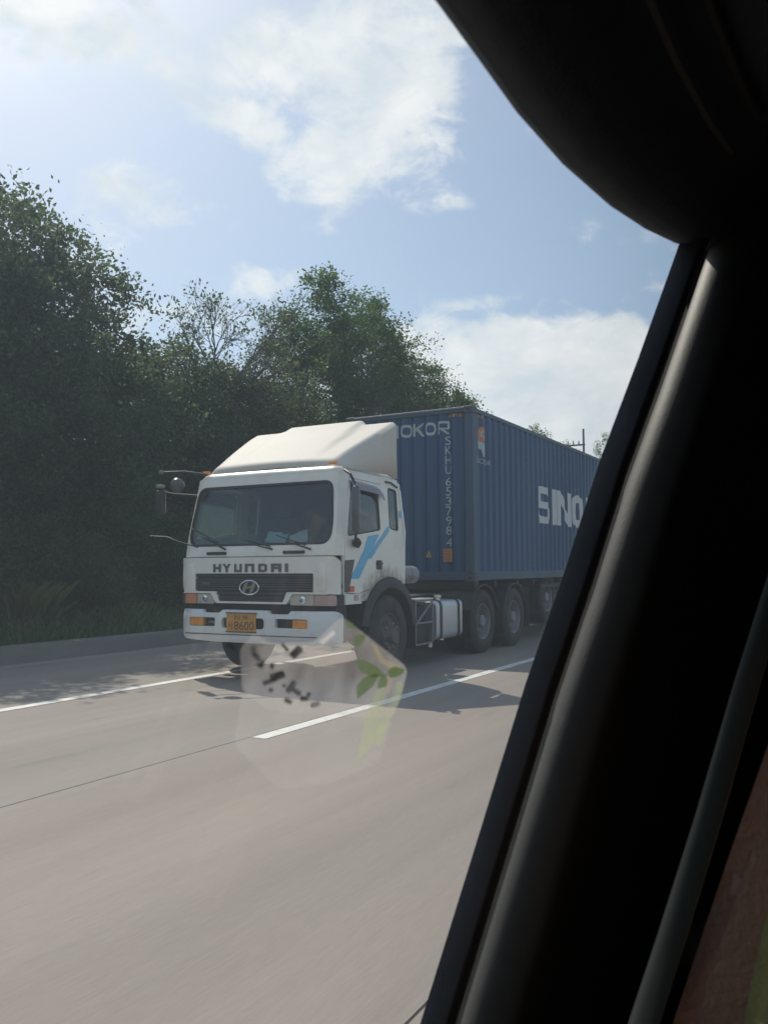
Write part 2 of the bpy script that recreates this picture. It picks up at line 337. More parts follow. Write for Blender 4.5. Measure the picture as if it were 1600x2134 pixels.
class MB:
    def __init__(s): s.bm = bmesh.new()
    def face(s, pts):
        vs = [s.bm.verts.new(p) for p in pts]
        return s.bm.faces.new(vs)
    def box(s, x0, x1, y0, y1, z0, z1, bev=0.0, seg=2, rot=None, piv=None):
        r = bmesh.ops.create_cube(s.bm, size=1.0)['verts']
        bmesh.ops.scale(s.bm, vec=(x1-x0, y1-y0, z1-z0), verts=r)
        bmesh.ops.translate(s.bm, vec=((x0+x1)/2, (y0+y1)/2, (z0+z1)/2), verts=r)
        if bev:
            es = list({e for v in r for e in v.link_edges})
            nv = bmesh.ops.bevel(s.bm, geom=es, offset=bev, segments=seg, affect='EDGES', profile=.6)
            r = list({v for f in nv['faces'] for v in f.verts} | {v for v in r if v.is_valid})
        if rot is not None:
            bmesh.ops.rotate(s.bm, verts=r, cent=piv or ((x0+x1)/2, (y0+y1)/2, (z0+z1)/2), matrix=rot)
        return s
    def loft(s, rings, closed=True, caps=True):
        vr = [[s.bm.verts.new(p) for p in r] for r in rings]
        n = len(vr[0])
        for a, b in zip(vr, vr[1:]):
            for i in range(n if closed else n-1):
                j = (i+1) % n
                try: s.bm.faces.new((a[i], a[j], b[j], b[i]))
                except ValueError: pass
        if closed and caps:
            s.bm.faces.new(list(reversed(vr[0]))); s.bm.faces.new(vr[-1])
        return s
    def tube(s, pts, r, n=8, caps=True):
        pts = [Vector(p) for p in pts]; rr = r if isinstance(r, (list, tuple)) else [r]*len(pts)
        rings = []; ref = None
        for i, p in enumerate(pts):
            d = (pts[min(i+1, len(pts)-1)] - pts[max(i-1, 0)]).normalized()
            if ref is None:
                ref = Vector((0, 0, 1)) if abs(d.z) < .9 else Vector((1, 0, 0))
            a = (ref - d*ref.dot(d)).normalized(); b = d.cross(a); ref = a
            rings.append([p + (a*math.cos(2*math.pi*k/n) + b*math.sin(2*math.pi*k/n))*rr[i] for k in range(n)])
        return s.loft(rings, True, caps)
    def lathe(s, prof, axis='x', c=(0, 0, 0), n=40, closed_prof=False):
        """prof = [(along, radius)]"""
        c = Vector(c); rings = []
        for k in range(n):
            a = 2*math.pi*k/n; ca, sa = math.cos(a), math.sin(a)
            ring = []
            for (t, r) in prof:
                if axis == 'x': v = Vector((t, r*ca, r*sa))
                elif axis == 'y': v = Vector((r*ca, t, r*sa))
                else: v = Vector((r*ca, r*sa, t))
                ring.append(s.bm.verts.new(c+v))
            rings.append(ring)
        m = len(prof)
        for k in range(n):
            a, b = rings[k], rings[(k+1) % n]
            for i in range(m if closed_prof else m-1):
                j = (i+1) % m
                s.bm.faces.new((a[i], a[j], b[j], b[i]))
        return s
    def prism(s, poly, fa, fb):
        """poly = 2-D loop; fa, fb map a 2-D point to the near and far 3-D point."""
        a = [s.bm.verts.new(fa(*p)) for p in poly]; b = [s.bm.verts.new(fb(*p)) for p in poly]
        n = len(poly)
        for i in range(n):
            j = (i+1) % n; s.bm.faces.new((a[i], b[i], b[j], a[j]))
        for loop, rev in ((a, False), (b, True)):
            tri = tessellate_polygon([[Vector((p[0], p[1], 0)) for p in poly]])
            for t in tri:
                s.bm.faces.new([loop[i] for i in (t if rev else reversed(t))])
        return s
    def mesh(s, name='mesh', fix=True, weld=0.0):
        if weld: bmesh.ops.remove_doubles(s.bm, verts=s.bm.verts, dist=weld)
        if fix: bmesh.ops.recalc_face_normals(s.bm, faces=s.bm.faces)
        me = bpy.data.meshes.new(name); s.bm.to_mesh(me); s.bm.free(); return me

def in_poly(p, poly):
    x, y = p; c = False; j = len(poly)-1
    for i in range(len(poly)):
        xi, yi = poly[i]; xj, yj = poly[j]
        if (yi > y) != (yj > y) and x < (xj-xi)*(y-yi)/(yj-yi)+xi: c = not c
        j = i
    return c
def dens_loop(poly, step):
    out = []
    for i in range(len(poly)):
        a = Vector(poly[i]); b = Vector(poly[(i+1) % len(poly)]); n = max(1, int((b-a).length/step))
        for k in range(n): out.append(tuple(a + (b-a)*k/n))
    return out
def rpoly(pts, r, n=4):
    """Round the corners of a loop; r one number or one per corner."""
    out = []; N = len(pts)
    for i in range(N):
        p = Vector(pts[i]); a = (Vector(pts[i-1])-p); b = (Vector(pts[(i+1) % N])-p)
        ri = r[i] if isinstance(r, (list, tuple)) else r
        ri = min(ri, a.length*.48, b.length*.48)
        if ri < 1e-4: out.append(tuple(p)); continue
        A = p + a.normalized()*ri; B = p + b.normalized()*ri
        for k in range(n+1):
            t = k/n; out.append(tuple(A*(1-t)**2 + p*2*t*(1-t) + B*t*t))
    return out
def rrect(x0, x1, z0, z1, r, n=4): return rpoly([(x0, z0), (x1, z0), (x1, z1), (x0, z1)], r, n)

def sheet(outer, holes, fn, thick, step=.12):
    """A panel with openings: outer and hole loops in 2-D, fn(u, v, depth) -> point; depth 0 is the outer skin."""
    outer = dens_loop(outer, step); holes = [dens_loop(h, step) for h in holes]
    pts = []; edges = []; loops = [outer]+holes
    for L in loops:
        b = len(pts); pts += L; n = len(L); edges += [(b+i, b+(i+1) % n) for i in range(n)]
    xs = [p[0] for p in outer]; ys = [p[1] for p in outer]
    nx = int((max(xs)-min(xs))/step); ny = int((max(ys)-min(ys))/step)
    for i in range(1, nx+1):
        for j in range(1, ny+1):
            p = (min(xs)+(i-.5+.013*(j % 2))*step, min(ys)+(j-.5)*step)
            if in_poly(p, outer) and not any(in_poly(p, h) for h in holes):
                if min((p[0]-q[0])**2+(p[1]-q[1])**2 for L in loops for q in L) > (step*.45)**2: pts.append(p)
    V, E_, F, *_ = delaunay_2d_cdt([Vector(p) for p in pts], edges, [], 0, 1e-6)
    bm = bmesh.new(); A = [bm.verts.new(fn(p[0], p[1], 0)) for p in V]; B = [bm.verts.new(fn(p[0], p[1], thick)) for p in V]
    cnt = {}
    for f in F:
        c = (sum(V[i][0] for i in f)/len(f), sum(V[i][1] for i in f)/len(f))
        if not in_poly(c, outer) or any(in_poly(c, h) for h in holes): continue
        bm.faces.new([A[i] for i in f]); bm.faces.new([B[i] for i in reversed(f)])
        for i in range(len(f)):
            a, b = f[i], f[(i+1) % len(f)]
            if (b, a) in cnt: cnt.pop((b, a))
            else: cnt[(a, b)] = 1
    for a, b in cnt: bm.faces.new((A[b], A[a], B[a], B[b]))
    loose = [v for v in bm.verts if not v.link_faces]
    bmesh.ops.delete(bm, geom=loose, context='VERTS')
    bmesh.ops.recalc_face_normals(bm, faces=bm.faces)
    me = bpy.data.meshes.new('panel'); bm.to_mesh(me); bm.free(); return me

def copies(src, parent, loc):
    """A copy of a part and its sub-parts under PARENT."""
    c = src.copy(); COL.objects.link(c); c.parent = parent; c.location = loc
    for ch in list(src.children):
        d = ch.copy(); COL.objects.link(d); d.parent = c
    return c

# text as 2-D triangles
def text_tris(s, w=None, h=1.0):
    cu = bpy.data.curves.new('text', 'FONT'); cu.body = s; cu.resolution_u = 3
    o = bpy.data.objects.new('text', cu); COL.objects.link(o)
    me = bpy.data.meshes.new_from_object(o.evaluated_get(bpy.context.evaluated_depsgraph_get()))
    bpy.data.objects.remove(o); bpy.data.curves.remove(cu)
    me.calc_loop_triangles()
    P = [(v.co.x, v.co.y) for v in me.vertices]; T = [[P[i] for i in t.vertices] for t in me.loop_triangles]
    bpy.data.meshes.remove(me)
    xs = [p[0] for t in T for p in t]; ys = [p[1] for t in T for p in t]
    x0, x1, y0, y1 = min(xs), max(xs), min(ys), max(ys); sy = h/(y1-y0); sx = w/(x1-x0) if w else sy
    return [[((p[0]-x0)*sx, (p[1]-y0)*sy) for p in t] for t in T]

def letter(ch, s=.30, t=.19):
    """Convex polygons of a block letter in the unit square; s, t stroke width and height."""
    R = lambda a, b, c, d: [(a, c), (b, c), (b, d), (a, d)]
    if ch == 'S': return [[(0, 1-t), (.93, 1-t), (.93, 1), (.05, 1), (0, .95)], [(0, .5-t/2), (s, .5-t/2), (s, 1-t), (0, 1-t)], R(s, .95, .5-t/2, .5+t/2),
                          [(1-s, t), (1, t), (1, .5-t/2+.06), (.95, .5-t/2), (1-s, .5-t/2)], [(.07, 0), (.95, 0), (1, t), (0, t)], [(.9, .72), (.93, 1-t), (.7, 1-t), (.7, .78)], [(0, .3), (.3, t), (0, t)]]
    if ch == 'I': return [R(0, 1, 0, 1)]
    if ch == 'N': return [R(0, s, 0, 1), R(1-s, 1, 0, 1), [(s, .62), (s, .98), (1-s, .38), (1-s, .02)]]
    if ch == 'O':
        out = []; n = 20
        for i in range(n):
            a, b = 2*math.pi*i/n, 2*math.pi*(i+1)/n
            f = lambda q, rx, ry: (.5+rx*math.copysign(abs(math.cos(q))**.8, math.cos(q)), .5+ry*math.copysign(abs(math.sin(q))**.8, math.sin(q)))
            out.append([f(a, .5, .5), f(b, .5, .5), f(b, .5-s*.9, .5-t*1.25), f(a, .5-s*.9, .5-t*1.25)])
        return out
    if ch == 'K': return [R(0, s, 0, 1), [(s, .36), (s, .60), (1-s, 1), (1, 1)], [(s+.06, .50), (s+.24, .66), (1, 0), (1-s, 0)]]
    if ch == 'R': return [R(0, s*.8, 0, 1), [(s*.8, 1-t), (1, 1-t), (.93, 1), (s*.8, 1)], R(1-s, 1, .5, 1-t), R(s*.8, 1, .5-t*.7, .5), [(s*1.1, .5-t*.7), (s*1.1+.3, .5-t*.7), (1, 0), (1-s, 0)]]
    if ch == 'H': return [R(0, s, 0, 1), R(1-s, 1, 0, 1), R(s, 1-s, .5-t/2, .5+t/2)]
    if ch == 'Y': return [[(0, 1), (s, 1), (.5+s/2, .48), (.5-s/2, .48)], [(1-s, 1), (1, 1), (.5+s/2, .48), (.5-s/2, .48)], R(.5-s/2, .5+s/2, 0, .48)]
    if ch == 'U': return [R(0, s, 0, 1), R(1-s, 1, 0, 1), R(s, 1-s, 0, t)]
    if ch == 'n': return [R(0, s, 0, 1), R(1-s, 1, 0, 1), R(s, 1-s, 1-t, 1)]
    if ch == 'D': return [R(0, s, 0, 1), [(1-s, .06), (1, .14), (1, .86), (1-s, .94)], R(s, 1-s, 1-t, 1), R(s, 1-s, 0, t)]
    if ch == 'A': return [R(0, s, 0, 1), R(1-s, 1, 0, 1), R(s, 1-s, 1-t, 1), R(s, 1-s, .36, .36+t)]

def clip_half(poly, a, keep_ge):
    out = []
    for i in range(len(poly)):
        p, q = poly[i], poly[(i+1) % len(poly)]
        ip = (p[0] >= a) if keep_ge else (p[0] <= a); iq = (q[0] >= a) if keep_ge else (q[0] <= a)
        if ip: out.append(p)
        if ip != iq:
            t = (a-p[0])/(q[0]-p[0]); out.append((a, p[1]+t*(q[1]-p[1])))
    return out
def conform(polys, brk, fn):
    """Lay convex 2-D polygons on a folded sheet: cut at the folds, then map with fn."""
    bm = bmesh.new()
    for P in polys:
        lo, hi = min(p[0] for p in P), max(p[0] for p in P)
        cuts = [lo]+[b for b in brk if lo < b < hi]+[hi]
        for a, b in zip(cuts, cuts[1:]):
            q = clip_half(clip_half(P, a, True), b, False) if len(q := P) else P
            if len(q) >= 3:
                try: bm.faces.new([bm.verts.new(fn(*p)) for p in q])
                except ValueError: pass
    bmesh.ops.dissolve_degenerate(bm, edges=bm.edges, dist=1e-6)
    me = bpy.data.meshes.new('print'); bm.to_mesh(me); bm.free(); return me

# ------------------------------------------------------------------ setting: ground, road, verge
b = MB(); b.face([(-4000, -4000, -.30), (4000, -4000, -.30), (4000, 4000, -.30), (-4000, 4000, -.30)])
struct('ground', b.mesh(), 'ground')
Y0, Y1 = -60, 260
def slab(x0, x1, name, m, parent=None):
    b = MB(); b.box(x0, x1, Y0, Y1, -.18, 0.0)
    return struct(name, b.mesh(), m, parent)
b = MB(); b.box(-11.06, 9, Y0, Y1, -.26, -.02); road = struct('road', b.mesh(), 'joint')
obj('lane_slab', (lambda q: (q.box(-11.05, -4.500, Y0, Y1, -.018, 0), q.mesh())[1])(MB()), 'road2', road, 0)
obj('lane_slab', (lambda q: (q.box(-4.488, -1.280, Y0, Y1, -.018, 0), q.mesh())[1])(MB()), 'road', road, 0)
obj('lane_slab', (lambda q: (q.box(-1.268, 8.9, Y0, Y1, -.018, 0), q.mesh())[1])(MB()), 'road', road, 0)
b = MB(); b.face([(-7.62, Y0, .004), (-7.47, Y0, .004), (-7.47, Y1, .004), (-7.62, Y1, .004)])
struct('edge_line', b.mesh(), 'line')
dash_me = None
for i in range(8):
    for X, ph in ((-4.40, 5.72), (-1.17, 10.5)):
        b = MB(); y = ph+20*(i-1); b.face([(X-.072, y, .004), (X+.072, y, .004), (X+.072, y+8.6, .004), (X-.072, y+8.6, .004)])
        o = struct('lane_dash', b.mesh(), 'line')
# kerb: a low concrete edge with a battered face
b = MB(); prof = [(-11.0, -.1), (-11.06, .20), (-11.10, .25), (-11.34, .26), (-11.36, -.1)]
b.loft([[(x, y, z) for x, z in prof] for y in np.arange(Y0, Y1, 4.0)]); struct('kerb', b.mesh(), 'kerb', smooth=40)
rng = np.random.default_rng(5)
# bank behind the kerb
xs = [-11.33, -11.8, -12.6, -13.6, -15, -18, -24, -40, -90]; zs = [.20, .27, .36, .50, .80, 2.2, 4.2, 6.0, 6.0]
ys = np.arange(Y0, Y1+1, 2.0); verts = []; faces = []
for j, y in enumerate(ys):
    for i, (x, z) in enumerate(zip(xs, zs)): verts.append((x, y, z + (rng.normal(0, .05) if 0 < i < 8 else 0)))
n = len(xs)
for j in range(len(ys)-1):
    for i in range(n-1): a = j*n+i; faces.append((a, a+1, a+n+1, a+n))
me = bpy.data.meshes.new('verge'); me.from_pydata(verts, [], faces)
struct('verge', me, 'soil', smooth=180)
def bank_z(x): return float(np.interp(-x, [-q for q in xs], zs))

def quads_mesh(name, P):
    """P: (n, 4, 3) array -> mesh of n loose quads."""
    n = len(P); me = bpy.data.meshes.new(name)
    me.vertices.add(n*4); me.vertices.foreach_set('co', P.reshape(-1).astype(np.float32))
    me.loops.add(n*4); me.loops.foreach_set('vertex_index', np.arange(n*4, dtype=np.int32))
    me.polygons.add(n); me.polygons.foreach_set('loop_start', np.arange(0, n*4, 4, dtype=np.int32))
    me.polygons.foreach_set('loop_total', np.full(n, 4, dtype=np.int32)); me.update(calc_edges=True)
    return me
def leaves(cent, size, rng, droop=.3, aspect=.55):
    n = len(cent)
    d = rng.normal(size=(n, 3)); d[:, 2] -= droop; d /= np.linalg.norm(d, axis=1, keepdims=True)
    u = rng.normal(size=(n, 3)); u -= d*(u*d).sum(1, keepdims=True); u /= np.linalg.norm(u, axis=1, keepdims=True)
    s = size*rng.uniform(.6, 1.35, (n, 1))
    nn = np.cross(d, u)
    return np.stack([cent-d*s*.5, cent+u*s*aspect*.5+nn*s*.08, cent+d*s*.5, cent-u*s*aspect*.5+nn*s*.08], 1)
def crown(blobs, nclump, per, csize, lsize, rng, shell=.45):
    vol = np.array([b[3]*b[4]*b[5] for b in blobs])**.75; pr = vol/vol.sum()
    clumps = []; per = int(per*3.2); lsize *= .60; nclump = int(nclump*.62); csize *= .95
    for b, p in zip(blobs, pr):
        k = max(3, int(nclump*p)); v = rng.normal(size=(k, 3)); v /= np.linalg.norm(v, axis=1, keepdims=True)
        r = rng.uniform(shell**3, 1, (k, 1))**(1/3)*rng.uniform(.86, 1.12, (k, 1))
        c = np.array(b[:3])+v*r*np.where(rng.random((k, 1)) < .12, rng.uniform(1.05, 1.32, (k, 1)), 1.0)*np.array(b[3:6]); clumps.append(c)
    clumps = np.concatenate(clumps)
    m = rng.integers(int(per*.4), int(per*1.5), len(clumps))
    idx = np.repeat(np.arange(len(clumps)), m); cs = csize*rng.uniform(.6, 1.35, len(clumps))
    off = np.clip(rng.normal(size=(len(idx), 3)), -1.7, 1.7)*cs[idx][:, None]*np.array([.55, .55, .42])
    return clumps, leaves(clumps[idx]+off, lsize, rng)

# grass on the verge
rg = np.random.default_rng(11)
N = 46000
gx = -11.40-rg.beta(1.1, 1.5, N)*3.6; gy = rg.uniform(2, 52, N)
gz = np.interp(-gx, [-q for q in xs], zs)
h = rg.uniform(.10, .34, N)*(1+.7*np.sin(gy*1.7+gx)*np.sin(gy*.6))*(.55+.45*np.clip((-gx-11.3)/1.2, 0, 1)); h = np.clip(h, .06, .6)
a = rg.uniform(0, 6.283, N); w = rg.uniform(.010, .022, N); lean = rg.normal(0, .35, (N, 2))*h[:, None]
B_ = np.stack([gx, gy, gz-.02], 1); wd = np.stack([np.cos(a)*w, np.sin(a)*w, a*0], 1)
tip = B_+np.stack([lean[:, 0], lean[:, 1], h], 1); mid = B_+np.stack([lean[:, 0]*.35, lean[:, 1]*.35, h*.6], 1)
P = np.stack([B_-wd, B_+wd, mid+wd*.7+(tip-mid)*.1, tip], 1)
go = obj('grass', quads_mesh('grass', P), 'grass', None, 0); go['kind'] = 'stuff'

# ------------------------------------------------------------------ trees
def limb_set(b, base, clumps, rng, n, r0, h0):
    sel = clumps[rng.choice(len(clumps), min(n, len(clumps)), replace=False)]
    for c in sel:
        s = Vector(base)+Vector((0, 0, h0*rng.uniform(.35, .95))); e = Vector(c)
        mid = s.lerp(e, .5)+Vector(rng.normal(0, .25, 3)); b.tube([s, s.lerp(mid, .55)+Vector((0, 0, .1)), mid, e], [r0*.5, r0*.36, r0*.24, r0*.06], 5, False)
def tree(name, label, cat, x, y, hgt, blobs, leaf, seed, nclump=900, per=34, csize=.42, lsize=.17, tr=.16, lean=(0, 0), group='trees and shrubs on the bank beside the road'):
    r = np.random.default_rng(seed); z = bank_z(x)
    t = thing(name, label, cat, (x, y, z-.05), 0, group)
    cl, P = crown(blobs, nclump, per, csize, lsize, r)
    b = MB(); top = hgt*.72
    pts = [Vector((lean[0]*k*k, lean[1]*k*k, top*k)) + Vector((*r.normal(0, .06, 2), 0))*(k > 0) for k in (0, .15, .35, .55, .78, 1)]
    b.tube(pts, [tr*1.35, tr, tr*.82, tr*.62, tr*.4, tr*.12], 9)
    limb_set(b, (lean[0]*.3, lean[1]*.3, 0), cl, r, 26, tr, top)
    obj('trunk', b.mesh(fix=False), 'bark', t, 60)
    obj('crown', quads_mesh('crown', P), leaf, t, 0)
    return t
# tall tree at the left edge
tree('broadleaf_tree', 'tallest broad leafy tree at the far left, above the grass verge', 'tree', -16.2, 11.6, 9.2,
     [(0, 0, 6.5, 2.2, 2.5, 2.0), (.4, 1.6, 5.6, 2.2, 2.0, 1.8), (.2, -1.9, 5.8, 2.3, 2.0, 1.9), (.6, 0, 4.4, 2.6, 3.0, 2.4), (1.0, -1.5, 2.2, 2.0, 2.2, 1.6), (.9, 2.2, 2.9, 2.2, 2.0, 2.2), (-.3, .9, 7.7, 1.3, 1.3, 1.05), (.3, 3.0, 5.0, 1.4, 1.1, 1.0)], 'leafB', 21, 1250, 34, .45, .19, .2)
tree('broadleaf_tree', 'dark leafy tree leaning over the verge, cut by the left edge', 'tree', -15.6, 7.0, 8.0,
     [(0, 0, 5.2, 2.3, 2.2, 1.7), (.4, 1, 4.6, 2.4, 2.4, 2.2), (.5, -1, 3.4, 2.4, 2.6, 2.4), (.9, .8, 1.8, 1.9, 2.2, 1.5)], 'leafA', 22, 850, 32, .45, .19, .18)
tree('thicket_tree', 'low tangled tree with olive leaves between the tall tree and the truck', 'tree', -16.0, 17.2, 6.0,
     [(0, 0, 4.9, 1.8, 2.2, 1.3), (.4, 1.7, 4.4, 1.7, 1.8, 1.4), (.6, -1.4, 3.6, 2.0, 2.0, 1.7), (.8, 1.0, 2.2, 2.1, 2.6, 1.7), (.3, 2.9, 4.3, 1.3, 1.2, 1.0)], 'leafB', 23, 820, 30, .42, .17, .14)
tree('thicket_tree', 'yellow-green leafy tree just above the cab of the truck', 'tree', -15.6, 20.8, 6.8,
     [(0, 0, 4.6, 1.8, 2.2, 1.5), (.3, -1.5, 3.4, 1.8, 1.9, 1.7), (.7, 1.5, 3.3, 1.9, 1.9, 1.6), (.2, .5, 5.7, 1.2, 1.3, .9), (.9, 0, 1.8, 1.9, 2.4, 1.4)], 'leafC', 24, 760, 30, .42, .17, .13)
tree('broadleaf_tree', 'high green tree with a double top behind the truck cab', 'tree', -16.4, 26.2, 11.0,
     [(0, -1.5, 8.7, 1.4, 1.1, 1.6), (.1, 1.6, 8.5, 1.6, 1.7, 1.8), (.2, -.2, 7.4, 2.5, 3.3, 1.7), (.6, -2.6, 5.6, 2.0, 1.8, 2.0), (.7, 1.9, 5.2, 2.2, 2.8, 1.9), (.9, 0, 3.0, 2.4, 3.4, 2.0), (-.1, -3.0, 7.5, .9, .9, 1.2), (.1, -1.0, 10.0, .8, .7, .8), (.2, 1.2, 10.0, .9, .8, .7), (.1, 2.8, 9.2, .9, .9, .9), (.1, 3.9, 7.4, 1.0, 1.0, .9)], 'leafD', 25, 1350, 34, .45, .18, .2)
tree('broadleaf_tree', 'rounded dark green tree above the front of the blue container', 'tree', -16.2, 32.2, 9.6,
     [(0, 0, 6.6, 2.2, 3.0, 2.2), (.2, -1.6, 7.4, 1.7, 1.8, 1.4), (.3, 2.0, 5.9, 2.0, 2.3, 1.9), (.7, 0, 4.2, 2.3, 3.6, 2.2), (.2, 3.6, 5.0, 1.5, 1.7, 1.5)], 'leafA', 26, 1100, 32, .45, .18, .18)
tree('slender_tree', 'loose leafy branch tip just above the container roof, nearest its corner', 'tree', -15.2, 43.6, 8.9,
     [(0, 0, 7.3, .7, .9, .7), (.1, .9, 8.0, .45, .7, .35), (0, -.4, 5.8, .9, 1.0, .9), (.3, 0, 3.8, 1.2, 1.4, 1.5)], 'leafD', 27, 170, 18, .36, .17, .09)
tree('slender_tree', 'pale green sapling top peeping over the middle of the container roof', 'tree', -15.4, 50.0, 8.7,
     [(0, 0, 7.2, .9, 1.0, .8), (.1, .2, 5.8, 1.0, 1.2, 1.0), (.3, 0, 3.8, 1.2, 1.4, 1.5)], 'leafC', 28, 150, 18, .34, .17, .09)
tree('pine_tree', 'dark pointed treetop beside the window pillar, beyond the utility pole', 'tree', -15.8, 60.5, 10.2,
     [(0, 0, 9.0, .5, .5, .9), (0, .1, 7.6, .9, .9, .8), (.1, .4, 6.2, 1.3, 1.3, .9), (0, 0, 4.6, 1.6, 1.6, 1.2), (0, 0, 3.0, 1.7, 1.7, 1.2)], 'leafA', 29, 320, 26, .36, .16, .12)
# trees farther back that close the gaps of the wall of green
for i, (x, y, hgt, lf, lab) in enumerate([(-19.5, 15.0, 6.6, 'leafB', 'shaded tree half hidden behind the tall left tree'), (-20.0, 22.5, 6.2, 'leafB', 'dim tree filling the gap behind the bare twigs'),
                                          (-19.6, 30.0, 7.2, 'leafA', 'dark tree behind the high double-topped tree'), (-19.8, 39.5, 6.2, 'leafA', 'dark tree mostly hidden behind the container roof')]):
    tree('background_tree', lab, 'tree', x, y, hgt, [(0, 0, hgt*.62, 2.3, 3.2, hgt*.26), (.4, -1.8, hgt*.42, 2.2, 2.4, hgt*.24), (.4, 1.9, hgt*.40, 2.2, 2.5, hgt*.25), (.6, 0, hgt*.2, 2.2, 3.4, hgt*.2)], lf, 40+i, 620, 30, .5, .21, .16)
# shrubs along the foot of the trees
SH = [(-13.9, 5.2, 2.0, 'leafA', 'dark shrub at the left edge of the frame, by the grass'), (-14.1, 8.2, 2.6, 'leafB', 'wide dull green shrub under the tall left tree'),
      (-13.7, 10.9, 1.9, 'leafB', 'low grey-green shrub spilling onto the grass verge'), (-14.2, 13.6, 2.9, 'leafA', 'tall dark shrub between the verge and the tall tree trunk'),
      (-13.9, 16.4, 2.3, 'leafA', 'dark rounded shrub left of the truck mirror'), (-14.3, 19.4, 2.8, 'leafB', 'dull shrub behind the truck mirror arm'),
      (-13.9, 22.6, 2.4, 'leafA', 'dark shrub hidden mostly by the truck cab'), (-14.3, 26.0, 2.8, 'leafA', 'dark shrub behind the truck cab roof fairing')]
for i, (x, y, hgt, lf, lab) in enumerate(SH):
    r = np.random.default_rng(60+i)
    t = thing('shrub', lab, 'shrub', (x, y, bank_z(x)-.05), 0, 'trees and shrubs on the bank beside the road')
    cl, P = crown([(0, 0, hgt*.5, .9, 1.6, hgt*.5), (.2, 1.0, hgt*.38, .8, 1.1, hgt*.4), (.1, -1.1, hgt*.42, .8, 1.1, hgt*.42)], 330, 30, .34, .14, r, .3)
    obj('foliage', quads_mesh('foliage', P), lf, t, 0)
    b = MB()
    for k in range(7): b.tube([(0, 0, 0), (r.normal(0, .2), r.normal(0, .5), hgt*.4), (r.normal(0, .4), r.normal(0, .9), hgt*.85)], [.03, .02, .006], 5, False)
    obj('stem', b.mesh(fix=False), 'bark', t, 0)
for i, (x, y, hgt, lab) in enumerate([(-17.9, 6.5, 3.2, 'dim undergrowth shrub behind the first row at the left edge'), (-18.0, 9.8, 3.2, 'dim undergrowth shrub behind the trunk of the tall left tree'), (-18.0, 13.2, 3.0, 'dim undergrowth shrub just right of the tall tree trunk, behind the bushes'),
                                      (-18.2, 17.0, 3.0, 'dim undergrowth shrub behind the low tangled tree'), (-18.2, 21.0, 3.0, 'dim undergrowth shrub behind the yellow-green tree')]):
    r = np.random.default_rng(160+i); t = thing('shrub', lab, 'shrub', (x, y, bank_z(x)-.05), 0, 'trees and shrubs on the bank beside the road')
    cl, P = crown([(0, 0, hgt*.45, .9, 2.0, hgt*.5), (.2, 1.3, hgt*.35, .8, 1.3, hgt*.4), (.1, -1.4, hgt*.38, .8, 1.3, hgt*.4)], 420, 30, .36, .17, r, .2); obj('foliage', quads_mesh('foliage', P), 'leafA', t, 0)
    b = MB(); b.tube([(0, 0, 0), (0, .1, hgt*.8)], [.04, .01], 5, False); obj('stem', b.mesh(fix=False), 'bark', t, 0)
# pale flowering grass tuft on the verge at left
r = np.random.default_rng(80)
t = thing('grass_tuft', 'pale yellow-green tuft of tall grass on the verge at left', 'grass tuft', (-12.9, 9.9, .30), 0)
n_ = 700; bx = r.normal(0, .22, (n_, 2)); hh = r.uniform(.35, .95, n_); ln = r.normal(0, .33, (n_, 2)); ww = .010
base = np.stack([bx[:, 0], bx[:, 1], bx[:, 0]*0], 1); tp = base+np.stack([ln[:, 0]*hh, ln[:, 1]*hh, hh], 1); md = base+np.stack([ln[:, 0]*hh*.3, ln[:, 1]*hh*.3, hh*.6], 1)
an = r.uniform(0, 6.28, n_); wd = np.stack([np.cos(an)*ww, np.sin(an)*ww, an*0], 1)
obj('blades', quads_mesh('tuft', np.stack([base-wd, base+wd, md+wd*.8, tp], 1)), 'leafC', t, 0)

# bare twiggy trees between the leafy ones
def twig_tree(label, x, y, hgt, seed, sway):
    r = np.random.default_rng(seed); t = thing('bare_tree', label, 'tree', (x, y, bank_z(x)-.05), 0, 'bare twiggy trees on the bank')
    b = MB(); tw = MB(); ends = []
    def grow(p, d, L, rad_, lev, dst):
        pts = [p]; q = p.copy(); dd = d.copy(); k = 4
        for i in range(k):
            dd = (dd+Vector(r.normal(0, .16, 3))+Vector((0, 0, .05))).normalized(); q = q+dd*L/k; pts.append(q.copy())
        (b if lev < 2 else tw).tube(pts, [rad_*(1-.8*i/k) for i in range(k+1)], 6 if lev < 2 else 3, False)
        if lev >= 2: ends.append(tuple(q))
        if lev < 4:
            for c in range((9, 8, 6, 4)[lev]):
                f = r.uniform(.3, 1.0); i = min(int(f*k), k-1); s = pts[i].lerp(pts[i+1], f*k-i)
                nd = (dd*.9+Vector(r.normal(0, .42, 3))+Vector((sway[0], sway[1], .2))*.4).normalized()
                grow(s, nd, L*r.uniform(.42, .62), rad_*.52, lev+1, dst)
    grow(Vector((0, 0, 0)), Vector((sway[0]*.15, sway[1]*.15, 1)).normalized(), hgt*.60, .085, 0, b)
    obj('trunk', b.mesh(fix=False), 'bark', t, 60); o = obj('twigs', tw.mesh(fix=False), 'twig', t, 0); o['kind'] = 'stuff'
    e_ = np.array(ends); e_ = e_[r.random(len(e_)) < .45]; e_ = np.repeat(e_, 5, 0)+r.normal(0, .10, (len(e_)*5, 3))
    obj('crown', quads_mesh('sparse_crown', leaves(e_, .10, r)), 'leafB', t, 0)
    return t
twig_tree('bare twiggy tree rising between the tall left tree and the truck', -15.0, 16.4, 8.1, 91, (0, .25))
twig_tree('bare brownish tree just left of the high double-topped tree', -14.8, 19.2, 7.9, 92, (0, .2))
twig_tree('brown twiggy tree in front of the rounded tree, above the truck cab', -14.4, 23.4, 7.6, 93, (0, .3))

